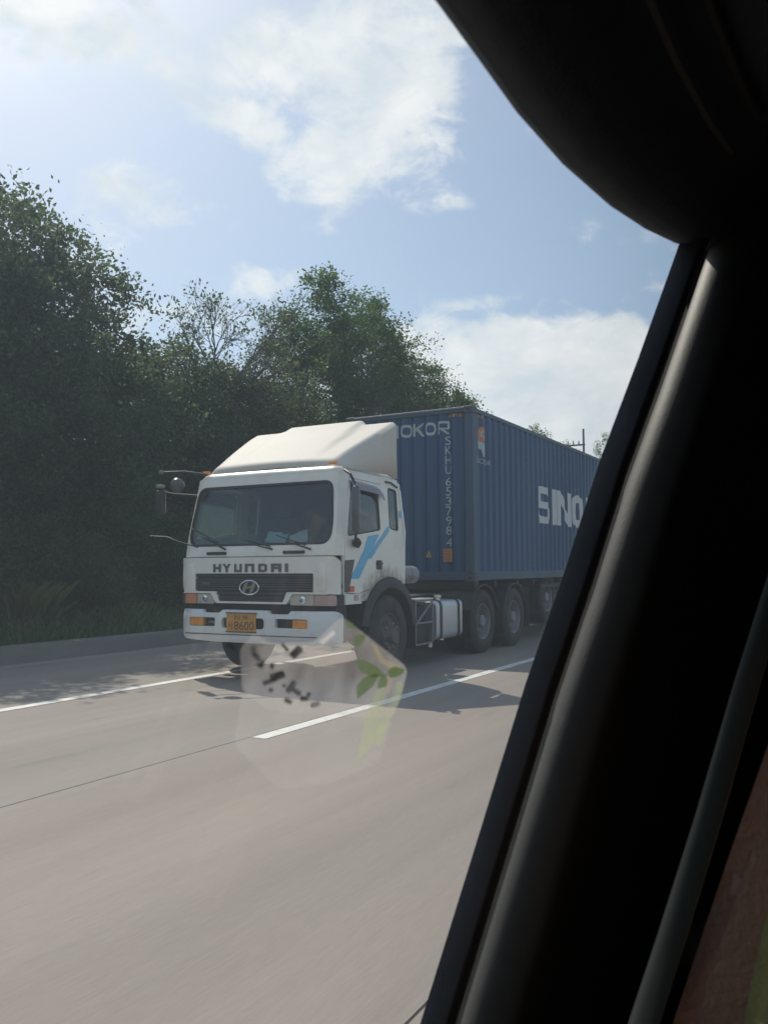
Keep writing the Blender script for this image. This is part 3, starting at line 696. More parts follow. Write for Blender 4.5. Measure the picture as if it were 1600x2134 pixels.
# utility pole in the distance
t = thing('utility_pole', 'thin utility pole with one crossarm rising beyond the container roof', 'utility pole', (-17.0, 59.9, bank_z(-17)), 0)
b = MB(); b.tube([(0, 0, 0), (0, 0, 9.6)], [.13, .07], 10); obj('post', b.mesh(), 'pole', t)
b = MB(); b.box(-1.25, .1, -.05, .05, 8.40, 8.50); obj('crossarm', b.mesh(), 'frame', t, 0)
for dx in (-1.15, -.75, -.35):
    b = MB(); b.lathe([(8.5, .0), (8.5, .035), (8.58, .06), (8.64, .035), (8.72, .055), (8.78, 0)], 'z', (dx, 0, 0), 8); obj('insulator', b.mesh(), 'rim', t)

# ------------------------------------------------------------------ the truck tractor
OX, OY = -6.66, 8.49
T = thing('tractor_truck', 'white cab-over truck with blue door stripes pulling the blue container', 'truck', (OX, OY, 0))
def wz(z): return 1.222 - max(0.0, z-1.85)*.075
def yb(z): return .08 + max(0.0, z-1.60)*.20
CR = .16
def front(x, z, d=0.0):
    w = wz(z); s = max(0.0, (abs(x)/1.243-.90)/.10); s = min(s, 1)
    y = yb(z)+CR*(1-math.sqrt(max(0, 1-s*s)))
    return Vector((x/1.243*w*(1-d*.6 if s > .5 else 1), y+d, z))
def side(sg):
    return lambda y, z, d=0.0: Vector((sg*(wz(z)-d), y, z))
def fy(z): return yb(z)+CR            # where the side starts
TOPZ = 2.60
# front shell with the windscreen opening
ws = rpoly([(-1.13, 1.70), (1.13, 1.70), (1.15, 2.0), (1.125, 2.49), (-1.125, 2.49), (-1.15, 2.0)], [.24, .24, .1, .13, .13, .1], 5)
me = sheet([(-1.243, 1.56), (1.243, 1.56), (1.243, TOPZ), (-1.243, TOPZ)], [ws], front, .05, .06)
cab = obj('cab_shell', me, 'white', T)
# sides (door cut out), roof, rear wall
arch = [(1.38+.76*math.cos(rad(a)), .53+.76*math.sin(rad(a))) for a in range(56, 147, 6)]
def side_outer():
    L = [(fy(.97), .97), (.38, .97)]
    arc = [(1.38+.76*math.cos(rad(a)), .53+.76*math.sin(rad(a))) for a in range(142, 54, -6)]
    L += arc + [(1.82, 1.20), (1.84, 1.9), (1.80, 2.45), (1.70, TOPZ), (fy(TOPZ), TOPZ), (fy(2.2), 2.2), (fy(1.85), 1.85), (fy(1.6), 1.6)]
    return L
door = [(.262, 1.10), (.58, 1.08), (.70, 1.06+.05)] + [(1.38+.79*math.cos(rad(a)), .53+.79*math.sin(rad(a))) for a in range(131, 100, -6)] + [(1.235, 1.36), (1.235, 2.51), (.44, 2.535), (.272, 1.86), (.255, 1.74)]
door = rpoly(door, [.02]*3+[0]*(len(door)-8)+[.03, .03, .05, .05, .05, .05, .03][:5], 3) if False else door
def inset(poly, d):
    out = []; N = len(poly)
    A = sum(poly[i][0]*poly[(i+1) % N][1]-poly[(i+1) % N][0]*poly[i][1] for i in range(N)); sg = 1 if A > 0 else -1
    for i in range(N):
        p = Vector(poly[i]); e1 = (p-Vector(poly[i-1])).normalized(); e2 = (Vector(poly[(i+1) % N])-p).normalized()
        n1 = Vector((-e1.y, e1.x))*sg; n2 = Vector((-e2.y, e2.x))*sg; m = (n1+n2)
        out.append(tuple(p + m*(d/max(.5, m.dot(n1))/1.0*.5*2 if m.length else 0)))
    return out
qwin = rpoly([(1.40, 1.93), (1.64, 1.90), (1.66, 2.46), (1.42, 2.48)], .05, 4)
dwin = rpoly([(.305, 1.79), (1.15, 1.895), (1.15, 2.45), (.475, 2.475)], [.07, .05, .07, .06], 4)
door_in = inset(door, .008)
for sg in (1, -1):
    f = side(sg)
    obj('cab_side', sheet(side_outer(), [door, qwin], f, .04, .12), 'white', T)
    dr = obj('door', sheet(door_in, [dwin], lambda y, z, d=0, f=f: f(y, z, d-.004), .04, .10), 'white', T)
    dark = MB(); dark.prism(rpoly(door, 0), lambda y, z, f=f: f(y, z, .046), lambda y, z, f=f: f(y, z, .05)); dark.bm.free()
    obj('window_pane', sheet(inset(dwin, -.012), [], lambda y, z, d=0, f=f: f(y, z, d+.016), .004, .3), 'sglass' if sg > 0 else 'sglass2', dr)
    obj('window_seal', sheet(inset(dwin, -.004), [inset(dwin, .016)], lambda y, z, d=0, f=f: f(y, z, d-.001), .012, .2), 'black', dr)
    obj('rear_quarter_window', sheet(inset(qwin, -.01), [], lambda y, z, d=0, f=f: f(y, z, d+.014), .004, .3), 'sglass', T)
    obj('quarter_window_seal', sheet(inset(qwin, -.004), [inset(qwin, .014)], lambda y, z, d=0, f=f: f(y, z, d-.002), .012, .2), 'black', T)
    # rain visor over the door window
    v = MB()
    rings = []
    for k in range(9):
        u = k/8; y = .44+u*.78; dz = -.10 if k == 8 else (-.04*u*u)
        rings.append([tuple(f(y, 2.50+dz, -.004)), tuple(f(y, 2.50+dz-.04, -.05)), tuple(f(y, 2.50+dz-.115, -.062)), tuple(f(y, 2.50+dz-.115, -.055)), tuple(f(y, 2.50+dz-.04, -.042)), tuple(f(y, 2.50+dz, .0))])
    v.loft(rings); obj('rain_visor', v.mesh(), 'visor', dr)
    # recessed handle, step recess, marker, small gutter
    h = MB(); h.prism(rrect(1.02, 1.17, 1.385, 1.505, .02), lambda y, z, f=f: f(y, z, .02), lambda y, z, f=f: f(y, z, -.008)); obj('handle', h.mesh(), 'black', dr)
    h = MB(); h.box(sg*1.248-.006, sg*1.248+.008, 1.035, 1.155, 1.45, 1.475, .004); obj('handle_bar', h.mesh(), 'grille', dr)
    st = MB(); st.prism([(.250, 1.115), (.250, 1.44), (.265, 1.50), (.475, 1.51), (.335, 1.11)], lambda y, z, f=f: f(y, z, .03), lambda y, z, f=f: f(y, z, -.010)); obj('step_recess', st.mesh(), 'hub', T)
    mk = MB(); mk.prism(rrect(.355, .45, 1.115, 1.185, .015), lambda y, z, f=f: f(y, z, .0), lambda y, z, f=f: f(y, z, -.022)); obj('side_marker', mk.mesh(), 'orange', T)
    gt = MB(); gt.tube([f(1.36, 2.555, -.012), f(1.5, 2.55, -.02), f(1.68, 2.50, -.012)], .012, 6); obj('drip_gutter', gt.mesh(), 'black', T)
    # blue stripes laid on the side
    lay = lambda polys, f=f: conform(polys, [.3+.1*i for i in range(18)], lambda y, z: f(y, z, -.0085))
    obj('blue_stripe', lay([[(.375, 1.275), (.585, 1.275), (.90, 1.62), (.70, 1.62)], [(.70, 1.62), (.90, 1.62), (1.09, 1.845), (.81, 1.81)]]), 'blue', T, 0)
    obj('blue_stripe', lay([[(.80, 1.525), (.89, 1.525), (1.10, 1.70), (1.02, 1.72)], [(1.02, 1.72), (1.10, 1.70), (1.30, 1.845), (1.23, 1.87)]]), 'blue', T, 0)
    obj('blue_stripe', lay([[(1.22, 1.86), (1.29, 1.84), (1.37, 1.89), (1.37, 1.965)]]), 'blue', T, 0)
    obj('blue_stripe', lay([[(1.685, 2.09), (1.825, 2.09), (1.81, 2.18), (1.685, 2.18)]]), 'blue', T, 0)
    # dark seam of the lower door
    # fender over the wheel
    fm = MB(); rings = []
    for a in np.linspace(168, 8, 22):
        ca, sa = math.cos(rad(a)), math.sin(rad(a))
        rings.append([(sg*x, 1.38+R_*ca, .53+R_*sa) for x, R_ in ((1.255, .62), (1.262, .70), (1.235, .755), (.80, .745), (.80, .72), (1.22, .62))])
    fm.loft(rings); obj('wheel_fender', fm.mesh(), 'frame', T)
    fl = MB(); fl.box(sg*1.0-.23, sg*1.0+.23, 2.10, 2.12, .28, .72); obj('mud_flap', fl.mesh(), 'black', T, 0)
# roof with a rounded front lip
rb = MB(); rings = []
for k in range(15):
    u = k/14; y = fy(TOPZ)-CR + u*(1.72-fy(TOPZ)+CR); q = min(1, (y-yb(TOPZ))/.24)
    zr = .10*math.sqrt(max(0, 1-(1-q)**2)); qb = max(0, (y-1.55)/.17); zr -= .05*qb*qb
    ring = []
    for i in range(25):
        x = -1+i/12; e = max(0, (abs(x)-.86)/.14); s = max(0.0, (abs(x)-.90)/.10)
        yy = y + (CR*(1-math.sqrt(max(0, 1-s*s))))*(1-u)
        ring.append((x*wz(TOPZ), yy, TOPZ + zr*(1-e**2) + .012*(1-x*x)*q))
    rings.append(ring)
rb.loft(rings, False); m_ = rb.mesh()
ro = obj('cab_roof', m_, 'white', T, 60)
sd = ro.modifiers.new('thick', 'SOLIDIFY'); sd.thickness = .02; sd.offset = -1
rw = MB(); rw.prism([(-1.20, 1.1), (1.20, 1.1), (1.235, 1.9), (1.18, 2.55), (1.05, 2.66), (-1.05, 2.66), (-1.18, 2.55), (-1.235, 1.9)], lambda x, z: (x, 1.78-max(0, z-2.3)*.25, z), lambda x, z: (x, 1.825-max(0, z-2.3)*.30, z))
obj('cab_rear_wall', rw.mesh(), 'white', T)
q_ = MB(); q_.box(-1.14, 1.14, 1.68, 1.70, 1.22, 2.54); q_.box(-1.12, 1.12, .40, 1.68, 2.545, 2.565); obj('cab_lining', q_.mesh(), 'dark', T, 0)
fl = MB(); fl.box(-1.2, 1.2, .2, 1.76, 1.16, 1.22); obj('cab_floor', fl.mesh(), 'dark', T, 0)
# windscreen
obj('windshield', sheet(inset(ws, -.015), [], lambda x, z, d=0: front(x, z, d+.02), .005, .08), 'wind', T)
obj('windshield_seal', sheet(inset(ws, -.004), [inset(ws, .026)], lambda x, z, d=0: front(x, z, d-.003), .018, .08), 'black', T)
# interior: dash, wheel, seats
d_ = MB(); d_.box(-1.12, 1.12, .30, .62, 1.22, 1.70, .05); d_.box(.30, .85, .50, .72, 1.60, 1.78, .05); obj('dashboard', d_.mesh(), 'dark', T)
sw = MB(); c_ = Vector((.58, .80, 1.72)); nrm = Vector((0, .5, .87)); a1 = Vector((1, 0, 0)); a2 = nrm.cross(a1)
sw.tube([c_+(a1*math.cos(2*math.pi*k/20)+a2*math.sin(2*math.pi*k/20))*.23 for k in range(21)], .015, 6, False); sw.tube([c_-a1*.22, c_+a1*.22], .014, 6); sw.tube([c_, c_-nrm*.3], .03, 6)
obj('steering_wheel', sw.mesh(), 'black', T)
for sx in (-.60, .60):
    s_ = MB(); s_.box(sx-.26, sx+.26, .98, 1.50, 1.38, 1.52, .05); s_.box(sx-.26, sx+.26, 1.40, 1.56, 1.48, 2.12, .06, rot=Matrix.Rotation(rad(-8), 3, 'X')); s_.box(sx-.14, sx+.14, 1.47, 1.58, 2.13, 2.34, .05)
    obj('seat', s_.mesh(), 'seatf', T)
for i, (cx, cz, w_, h_, m_, rz_, lb) in enumerate([(.08, 1.80, .32, .15, 'paper', .15, 'bluish paper sheet on the dashboard behind the windshield, the left one'), (.42, 1.775, .30, .17, 'paper2', -.25, 'pale crumpled paper on the dashboard right of the bluish sheet')]):
    p_ = MB(); g_ = 5
    rng_ = np.random.default_rng(i); V_ = [[(-w_/2+w_*a/g_, (h_*.9)*bb/g_*.45+rng_.normal(0, .006), h_*bb/g_-.07+rng_.normal(0, .008)) for a in range(g_+1)] for bb in range(g_+1)]
    p_.loft(V_, False); o = obj('paper_sheet', p_.mesh(), m_, None, 60); o.location = (OX+cx, OY+.40, cz-.005); o.rotation_euler = (0, rz_, 0)
    sd = o.modifiers.new('thick', 'SOLIDIFY'); sd.thickness = .0015
    tag(o, lb, 'paper')
# roof fairing
rf = MB(); rings = []
NY, NX = 22, 48
def fair(u, t):
    y = .40 + t*1.22; hw = .96 + .25*min(1, t*1.15)**.8; x = u*hw
    g = t**.92; z = 2.735 + (3.40-2.735)*g
    r_ = max(0, min(1, (t-.10)/.9)); ax = abs(x)
    k_ = 1/(1+math.exp((ax-.66)/.018)); z += .085*r_*k_
    if k_ > .5: y += .22*max(0, t-.8)/.2*0 + 0.10*r_*t
    z += .03*(1-u*u)*(1-t)
    e = max(0, (abs(u)-.94)/.06); z -= .045*e*e*min(1, t*4)
    f0 = max(0, 1-t/.06); z -= .055*f0*f0
    return Vector((x, y, z))
for j in range(NY+1):
    t_ = j/NY; row = [fair(-1+2*i/NX, t_) for i in range(NX+1)]
    b0 = fair(-1, t_); b1 = fair(1, t_); yb_ = .42+t_*1.27
    lo = lambda sx: Vector((sx*(1.13+.05*min(1, t_*1.5)) if t_ > .02 else sx*.98, yb_, 2.655 if t_ < .9 else 2.62))
    rings.append([lo(-1), lo(-1).lerp(b0, .5)] + row + [lo(1).lerp(b1, .5), lo(1)])
rf.loft(rings, False); fo = obj('roof_fairing', rf.mesh(), 'white2', T, 50)
sd = fo.modifiers.new('thick', 'SOLIDIFY'); sd.thickness = .012; sd.offset = -1
for sx in (-1, 1):
    cl_ = MB(); cl_.box(sx*1.02-.05, sx*1.02+.05, .30, .36, 2.685, 2.725, .01); obj('clearance_lamp', cl_.mesh(), 'amber', T)
# grille panel
pan = rpoly([(-1.16, 1.09), (-1.235, 1.09), (-1.235, 1.50), (-1.19, 1.55), (1.19, 1.55), (1.235, 1.50), (1.235, 1.09), (.98, 1.09), (.60, 1.09), (.52, .965), (-.62, .965), (-.70, 1.09)], [0, .01, .03, .02, .02, .03, .01, 0, .03, .03, .03, .03], 3)
gr = rpoly([(-.97, 1.115), (-.62, 1.115), (-.56, .99), (.46, .99), (.52, 1.115), (.92, 1.115), (.92, 1.345), (-.97, 1.345)], .015, 3)
fp = lambda x, z, d=0.0: front(x, z, d-.03)
obj('grille_panel', sheet(pan, [gr], fp, .06, .09), 'white', T)
g = MB(); g.prism(inset(gr, -.02), lambda x, z: (x, .10, z), lambda x, z: (x, .115, z)); grl = obj('grille', g.mesh(), 'grille', T, 0)
for z, xa, xb in ((1.318, -.965, .915), (1.262, -.965, .915), (1.205, -.965, .915), (1.148, -.965, .915), (1.092, -.60, .50), (1.036, -.575, .475), (1.006, -.565, .465)):
    s_ = MB(); s_.box(xa, xb, .060, .10, z-.014, z+.014, .006, 1); obj('slat', s_.mesh(), 'grille', grl)
for z, xa, xb in ((1.236, -.95, .90), (1.178, -.95, .90)):
    s_ = MB(); s_.box(xa, xb, .054, .075, z-.006, z+.006, .002, 1); obj('bright_strip', s_.mesh(), 'slat', grl)
bd = MB(); bd.prism([(-.83, 1.20), (-.69, 1.20), (-.70, 1.235), (-.84, 1.235)], lambda x, z: (x, .048, z), lambda x, z: (x, .056, z)); obj('badge', bd.mesh(), 'slat', grl)
# round emblem with its slanted letter
em = MB(); ec = Vector((-.06, .044, 1.168)); er = (.150, .088)
em.tube([ec+Vector((er[0]*math.cos(2*math.pi*k/32), 0, er[1]*math.sin(2*math.pi*k/32))) for k in range(33)], .013, 8, False)
emo = obj('emblem', em.mesh(), 'chrome', T)
em = MB()
sl = lambda p, y: (ec.x+p[0]*.118+p[1]*.034, ec.y+y, ec.z+p[1]*.080)
for P_ in ([(-.72, -.95), (-.28, -.98), (-.34, .95), (-.78, .62)], [(.28, -.95), (.74, -.62), (.72, .62), (.30, .98)], [(-.32, -.30), (.30, .02), (.30, .36), (-.32, .10)]):
    em.prism(P_, lambda x, z: sl((x, z), -.010), lambda x, z: sl((x, z), .012))
obj('emblem_letter', em.mesh(), 'chrome', emo)
# raised lettering on the panel
LX = [('H', -.655, .125), ('Y', -.498, .13), ('U', -.305, .118), ('n', -.13, .145), ('D', .085, .132), ('A', .285, .155), ('I', .50, .045)]
for ch, x0, w_ in LX:
    l_ = MB()
    for P_ in letter(ch, .26 if ch != 'I' else 1, .27):
        l_.prism([(x0+p[0]*w_, 1.362+p[1]*.105) for p in P_], lambda x, z: fp(x, z, -.012), lambda x, z: fp(x, z, .004))
    obj('letter', l_.mesh(), 'slat', T, 0)
# strip below the windscreen
c_ = MB(); c_.box(-1.10, 1.10, .085, .11, 1.553, 1.562); obj('panel_seam', c_.mesh(), 'black', T, 0)
for x0 in (-.62, .60):
    k_ = MB(); k_.box(x0-.16, x0+.16, .055, .10, 1.585, 1.625, .015); obj('bonnet_latch', k_.mesh(), 'black', T)
for sx in (-1, 1):
    v_ = MB(); v_.box(sx*1.03-.06, sx*1.03+.06, .042, .056, 1.13, 1.47, .006); obj('corner_vane', v_.mesh(), 'white', T)
# headlights
for sx, x0, x1, x2 in ((1, .56, .915, 1.235), (-1, .66, .945, 1.235)):
    h_ = MB(); h_.box(min(sx*(x0-.03), sx*1.235), max(sx*(x0-.03), sx*1.235), .12, .20, .945, 1.088); obj('headlight_housing', h_.mesh(), 'black', T, 0)
    pol = rpoly([(sx*x0, .96), (sx*(x0+.02), .955), (sx*x1, .955), (sx*x1, 1.082), (sx*(x0+.06), 1.082), (sx*x0, 1.03)], .01, 2)
    if sx < 0: pol = pol[::-1]
    hl = obj('headlight', sheet(pol, [], lambda x, z, d=0: front(x, z, d-.012+.5*(z-1.02)**2), .05, .08), 'lamp', T)
    rfl = MB(); rfl.lathe([(0, .02), (.004, .045), (.0, .05)], 'y', (sx*(x0+x1)/2, .062, 1.02), 18); obj('reflector', rfl.mesh(), 'chrome', hl)
    pol = rpoly([(sx*(x1+.015), .955), (sx*1.238, .955), (sx*1.238, 1.082), (sx*(x1+.015), 1.082)], .008, 2)
    if sx < 0: pol = pol[::-1]
    ind = obj('turn_signal', sheet(pol, [], lambda x, z, d=0: front(x, z, d-.014), .05, .05), 'pink' if sx > 0 else 'palered', T)
    cf = MB(); cf.prism([(fy(1.0), .965), (.62, .965), (.57, 1.085), (fy(1.0), 1.085)], lambda y, z, sx=sx: (sx*1.19, y, z), lambda y, z, sx=sx: (sx*1.249, y, z)); cfo = obj('corner_fairing', cf.mesh(), 'white', T)
    if sx > 0:
        tt = text_tris('85', .10, .07)
        obj('number_decal', conform([[(.43+p[0], 1.005+p[1]) for p in q] for q in tt], [], lambda y, z: Vector((1.2505, y, z))), 'grille', cfo, 0)
# dark gap behind the bumper, bumper
g_ = MB(); g_.box(-1.15, 1.15, .17, .42, .50, .955); obj('front_crossmember', g_.mesh(), 'frame', T, 0)
def bump(x, z, d=0.0):
    s = max(0, (abs(x)-.90)/.36); s = min(s, 1); y = .26*(1-math.sqrt(max(0, 1-(s*.985)**2)))
    e = max(0, (z-.80)/.085)**2*.03 + max(0, (.60-z)/.13)**2*.045
    xx = math.copysign(min(abs(x), 1.26)-.012*s*s, x)
    return Vector((xx*(1-.03*d/.05*(s > .6)), y+e+d-.02, z))
bo = rpoly([(-1.25, .54), (-1.10, .50), (-.62, .475), (.62, .475), (1.10, .485), (1.255, .50), (1.26, .85), (1.20, .89), (.60, .885), (.585, .845), (.30, .845), (.27, .885), (-.46, .885), (-.49, .845), (-.75, .845), (-.78, .885), (-1.19, .885), (-1.255, .84)],
           [.06, .02, .02, .02, .02, .04, .05, .05, .02, .02, .02, .02, .02, .02, .02, .02, .05, .05], 3)
H = [rrect(-1.0, -.56, .672, .785, .02), rrect(-.45, .22, .655, .79, .05), rrect(.39, .87, .678, .79, .02)]
obj('bumper', sheet(bo, H, bump, .05, .06), 'bumper', T)
br = MB(); br.box(-1.05, .95, .065, .12, .63, .83); obj('bumper_recess', br.mesh(), 'black', T, 0)
cs = conform([[(-1.10, .565), (1.0, .575), (1.0, .585), (-1.10, .578)]], [-1.1+.05*i for i in range(45)], lambda x, z: bump(x, z, -.003)); obj('bumper_crease', cs, 'ink', T, 0)
for x0, x1 in ((-.995, -.78), (.63, .865)):
    f_ = MB(); f_.box(x0, x1, .0 if abs(x0) < .9 else .01, .07, .676, .782, .012); obj('fog_lamp', f_.mesh(), 'amber', T)
tw_ = MB(); tw_.tube([(-.60, .06, .70), (-.66, .03, .73), (-.72, .06, .72)], .014, 6); obj('tow_hook', tw_.mesh(), 'rim', T)
# licence plate
lp = MB(); lp.box(-.365, .10, -.030, -.018, .615, .848, .004, 1); lpo = obj('license_plate', lp.mesh(), 'plate', T)
fr = MB()
for q in ((-.375, .11, .845, .856), (-.375, .11, .607, .618)): fr.box(q[0], q[1], -.036, -.016, q[2], q[3])
obj('plate_frame', fr.mesh(), 'ink', lpo, 0)
for s_, x0, z0, w_, h_ in (('경', -.25, .766, .052, .058), ('남', -.19, .766, .052, .058), ('9', -.105, .768, .038, .055), ('8', -.06, .768, .038, .055), ('사', -.34, .645, .085, .095),
                           ('8', -.235, .64, .068, .105), ('6', -.155, .64, .068, .105), ('0', -.075, .64, .068, .105), ('0', .005, .64, .068, .105)):
    obj('plate_character', conform([[(x0+p[0], z0+p[1]) for p in q] for q in text_tris(s_, w_, h_)], [], lambda x, z: Vector((x, -.0315, z))), 'ink', lpo, 0)
# wipers, antenna-like guide rod
for (a, c) in (((-.49, 1.655), (-.90, 1.83)), ((.27, 1.645), (.03, 1.70)), ((.86, 1.635), (.53, 1.735))):
    w_ = MB(); A_ = front(a[0], a[1], -.02); B_ = front(c[0], c[1], -.035)
    w_.tube([A_+Vector((0, .01, 0)), A_+Vector((0, -.02, .01)), A_.lerp(B_, .5), B_], [.012, .013, .009, .006], 6)
    d = (B_-A_).normalized(); bl = [A_.lerp(B_, .55)+Vector((0, 0, .03))-d*.1, B_+d*.22+Vector((0, 0, .02))]; bl = [Vector((p.x, front(p.x, p.z, -.012).y, p.z)) for p in bl]
    wo_ = obj('wiper', w_.mesh(), 'black', T); w2 = MB(); w2.tube(bl, .007, 5); obj('wiper_blade', w2.mesh(), 'black', wo_)
gr_ = MB(); gr_.tube([(-.95, .10, 1.69), (-1.20, -.02, 1.77), (-1.36, -.06, 1.835), (-1.62, -.10, 1.85)], [.010, .008, .006, .004], 6); obj('guide_rod', gr_.mesh(), 'black', T)
for z_ in (1.60, 1.575):
    pass
# mirrors: far side on a long arm
ar = MB(); ar.tube([(-1.02, .34, 2.68), (-1.22, .12, 2.71), (-1.52, -.02, 2.705)], .018, 8)
obj('mirror_stay', (lambda q: (q.tube([(-1.15, .30, 2.40), (-1.40, .10, 2.42), (-1.52, 0, 2.45)], .014, 6), q.mesh())[1])(MB()), 'black', T)
mo = obj('mirror_arm', ar.mesh(), 'black', T)
m1 = MB(); m1.box(-1.63, -1.49, -.01, .06, 2.14, 2.47, .025, 3); mh = obj('mirror', m1.mesh(), 'black', T)
m2 = MB(); m2.box(-1.615, -1.505, .061, .066, 2.17, 2.44); obj('mirror_glass', m2.mesh(), 'chrome', mh, 0)
m1 = MB(); m1.lathe([(-.05, .0), (-.045, .05), (-.02, .09), (.02, .10), (.03, .0)], 'y', (0, 0, 0), 20); mh = obj('mirror', m1.mesh(), 'mirrorgrey', T); mh.location = (-1.24, .0, 2.52); mh.rotation_euler = (rad(20), 0, rad(35))
k_ = MB(); k_.box(-1.53, -1.47, -.05, 0, 2.685, 2.735, .01); obj('mirror_clamp', k_.mesh(), 'rim', T)
k_ = MB(); k_.box(-1.60, -1.50, -.03, .05, 2.50, 2.545, .01); obj('mirror_clamp', k_.mesh(), 'rim', T)
# near side mirror
ar = MB(); ar.tube([(1.17, .36, 2.62), (1.24, .24, 2.60), (1.34, .20, 2.54), (1.385, .24, 2.42)], .017, 8);
obj('mirror_stay', (lambda q: (q.tube([(1.25, .46, 1.72), (1.34, .32, 1.76), (1.385, .26, 1.86)], .016, 8), q.mesh())[1])(MB()), 'black', T)
obj('mirror_arm', ar.mesh(), 'black', T)
m1 = MB(); m1.box(1.335, 1.435, .22, .29, 1.84, 2.40, .03, 3); mh = obj('mirror', m1.mesh(), 'mirrorgrey', T)
m2 = MB(); m2.box(1.35, 1.42, .291, .296, 1.88, 2.36); obj('mirror_glass', m2.mesh(), 'chrome', mh, 0)
k_ = MB(); k_.lathe([(-.03, 0), (-.03, .05), (.02, .065), (.06, .02), (.06, 0)], 'x', (1.27, .46, 1.715), 14); obj('mirror_bracket', k_.mesh(), 'black', T)
# wheels
R, RW = .52, .29
def tyre_mesh(w, s=1):
    pr_ = [(-w/2+.03, .29), (-w/2+.005, .33), (-w/2, .40), (-w/2+.012, .475), (-w/2+.04, .508)]
    g_ = []
    for k in range(5):
        c0 = -w/2+.05+k*(w-.1)/4
        g_ += [(c0-.012, R), (c0-.008, R-.014), (c0+.008, R-.014), (c0+.012, R)]
    pr_ += g_ + [(w/2-.04, .508), (w/2-.012, .475), (w/2, .40), (w/2-.005, .33), (w/2-.03, .29)]
    b = MB(); b.lathe(pr_, 'x', n=56); return b.mesh()
def rim_mesh(w, front_):
    b = MB(); o_ = w/2-.02
    if front_: pr_ = [(-w/2+.03, .295), (o_-.01, .30), (o_, .29), (o_-.012, .275), (o_-.05, .26), (o_-.055, .20), (o_+.01, .165), (o_+.012, .12), (o_+.05, .105), (o_+.085, .085), (o_+.09, 0)]
    else: pr_ = [(-w/2+.03, .295), (o_-.01, .30), (o_, .29), (o_-.012, .275), (o_-.07, .265), (o_-.15, .22), (o_-.155, .14), (o_-.10, .11), (o_-.02, .10), (o_+.0, .08), (o_+.0, 0)]
    b.lathe(pr_, 'x', n=44); return b.mesh()
def nuts_mesh(w, front_):
    b = MB(); o_ = w/2 + (.0 if front_ else -.165)
    for k in range(10):
        a = 2*math.pi*k/10; b.lathe([(o_-.02, .016), (o_+.02, .016), (o_+.026, .0)], 'x', (0, .142*math.cos(a)*1.15, .142*math.sin(a)*1.15), 6)
    return b.mesh()
tyf, rmf, nuf = tyre_mesh(.29), rim_mesh(.29, True), nuts_mesh(.29, True)
tyr, rmr, nur = tyre_mesh(.27), rim_mesh(.27, False), nuts_mesh(.27, False)
def wheel(parent, x, y, z=R, frontw=True, flip=False, rz=0):
    w_ = obj('wheel', tyf if frontw else tyr, 'rubber', parent, 35)
    w_.location = (x, y, z); w_.rotation_euler = (0, 0, math.pi*flip+rz)
    obj('rim', rmf if frontw else rmr, 'hub' if frontw else 'rim', w_, 35); obj('wheel_nuts', nuf if frontw else nur, 'rim', w_, 35)['kind'] = 'stuff'
    return w_
wheel(T, 1.09, 1.38); wheel(T, -1.09, 1.38, flip=True)
for y in (4.60, 6.03):
    for sg in (1, -1):
        wheel(T, sg*1.10, y, frontw=False, flip=sg < 0); wheel(T, sg*.79, y, frontw=False, flip=sg < 0)
for y in (1.38, 4.60, 6.03):
    ax = MB(); ax.lathe([(-1.0, 0), (-1.0, .075), (-.25, .08), (-.18, .14), (0, .24), (.18, .14), (.25, .08), (1.0, .075), (1.0, 0)] if y > 2 else [(-1.0, 0), (-1.0, .07), (1.0, .07), (1.0, 0)], 'x', (0, y, .5), 16); obj('axle', ax.mesh(), 'frame', T)
# chassis rails, rear fenders, fifth wheel
fr = MB()
for sx in (-1, 1): fr.box(sx*.40-.04, sx*.40+.04, .4, 6.9, .72, .98)
for y in (2.2, 3.9, 5.3, 6.85): fr.box(-.40, .40, y-.05, y+.05, .76, .94)
fr.box(-.5, .5, .5, 1.8, .55, 1.12); obj('chassis', fr.mesh(), 'frame', T, 0)
for sg in (1, -1):
    for y in (4.60, 6.03):
        fm = MB(); rings = []
        for a in np.linspace(160, 20, 16):
            ca, sa = math.cos(rad(a)), math.sin(rad(a))
            rings.append([(sg*x, y+R_*ca, .52+R_*sa) for x, R_ in ((1.245, .59), (1.245, .615), (.62, .615), (.62, .59))])
        fm.loft(rings); obj('rear_fender', fm.mesh(), 'frame', T)
    fm = MB(); fm.box(sg*.94-.30, sg*.94+.30, 6.70, 6.72, .30, .85); obj('mud_flap', fm.mesh(), 'black', T, 0)
    su = MB(); su.box(sg*.55-.05, sg*.55+.05, 4.5, 6.1, .62, .72); su.box(sg*.55-.06, sg*.55+.06, 5.2, 5.42, .55, .85); obj('leaf_spring', su.mesh(), 'frame', T, 0)
fw_ = MB(); fw_.box(-.42, .42, 4.9, 5.6, .99, 1.06, .02); obj('fifth_wheel', fw_.mesh(), 'frame', T)
# cab back: air intake, air tanks, exhaust stack box, hoses
at_ = MB(); at_.lathe([(-.22, 0), (-.2, .09), (-.15, .125), (.15, .125), (.2, .09), (.22, 0)], 'y', (1.08, 2.15, 1.31), 18); obj('air_tank', at_.mesh(), 'rim', T)
bk = MB(); bk.box(-.9, .75, 1.95, 2.25, 1.0, 1.75, .03); obj('cab_back_unit', bk.mesh(), 'frame', T)
dk = MB(); dk.box(-.85, .95, 2.3, 3.9, .985, 1.0); obj('deck_plate', dk.mesh(), 'frame', T, 0)
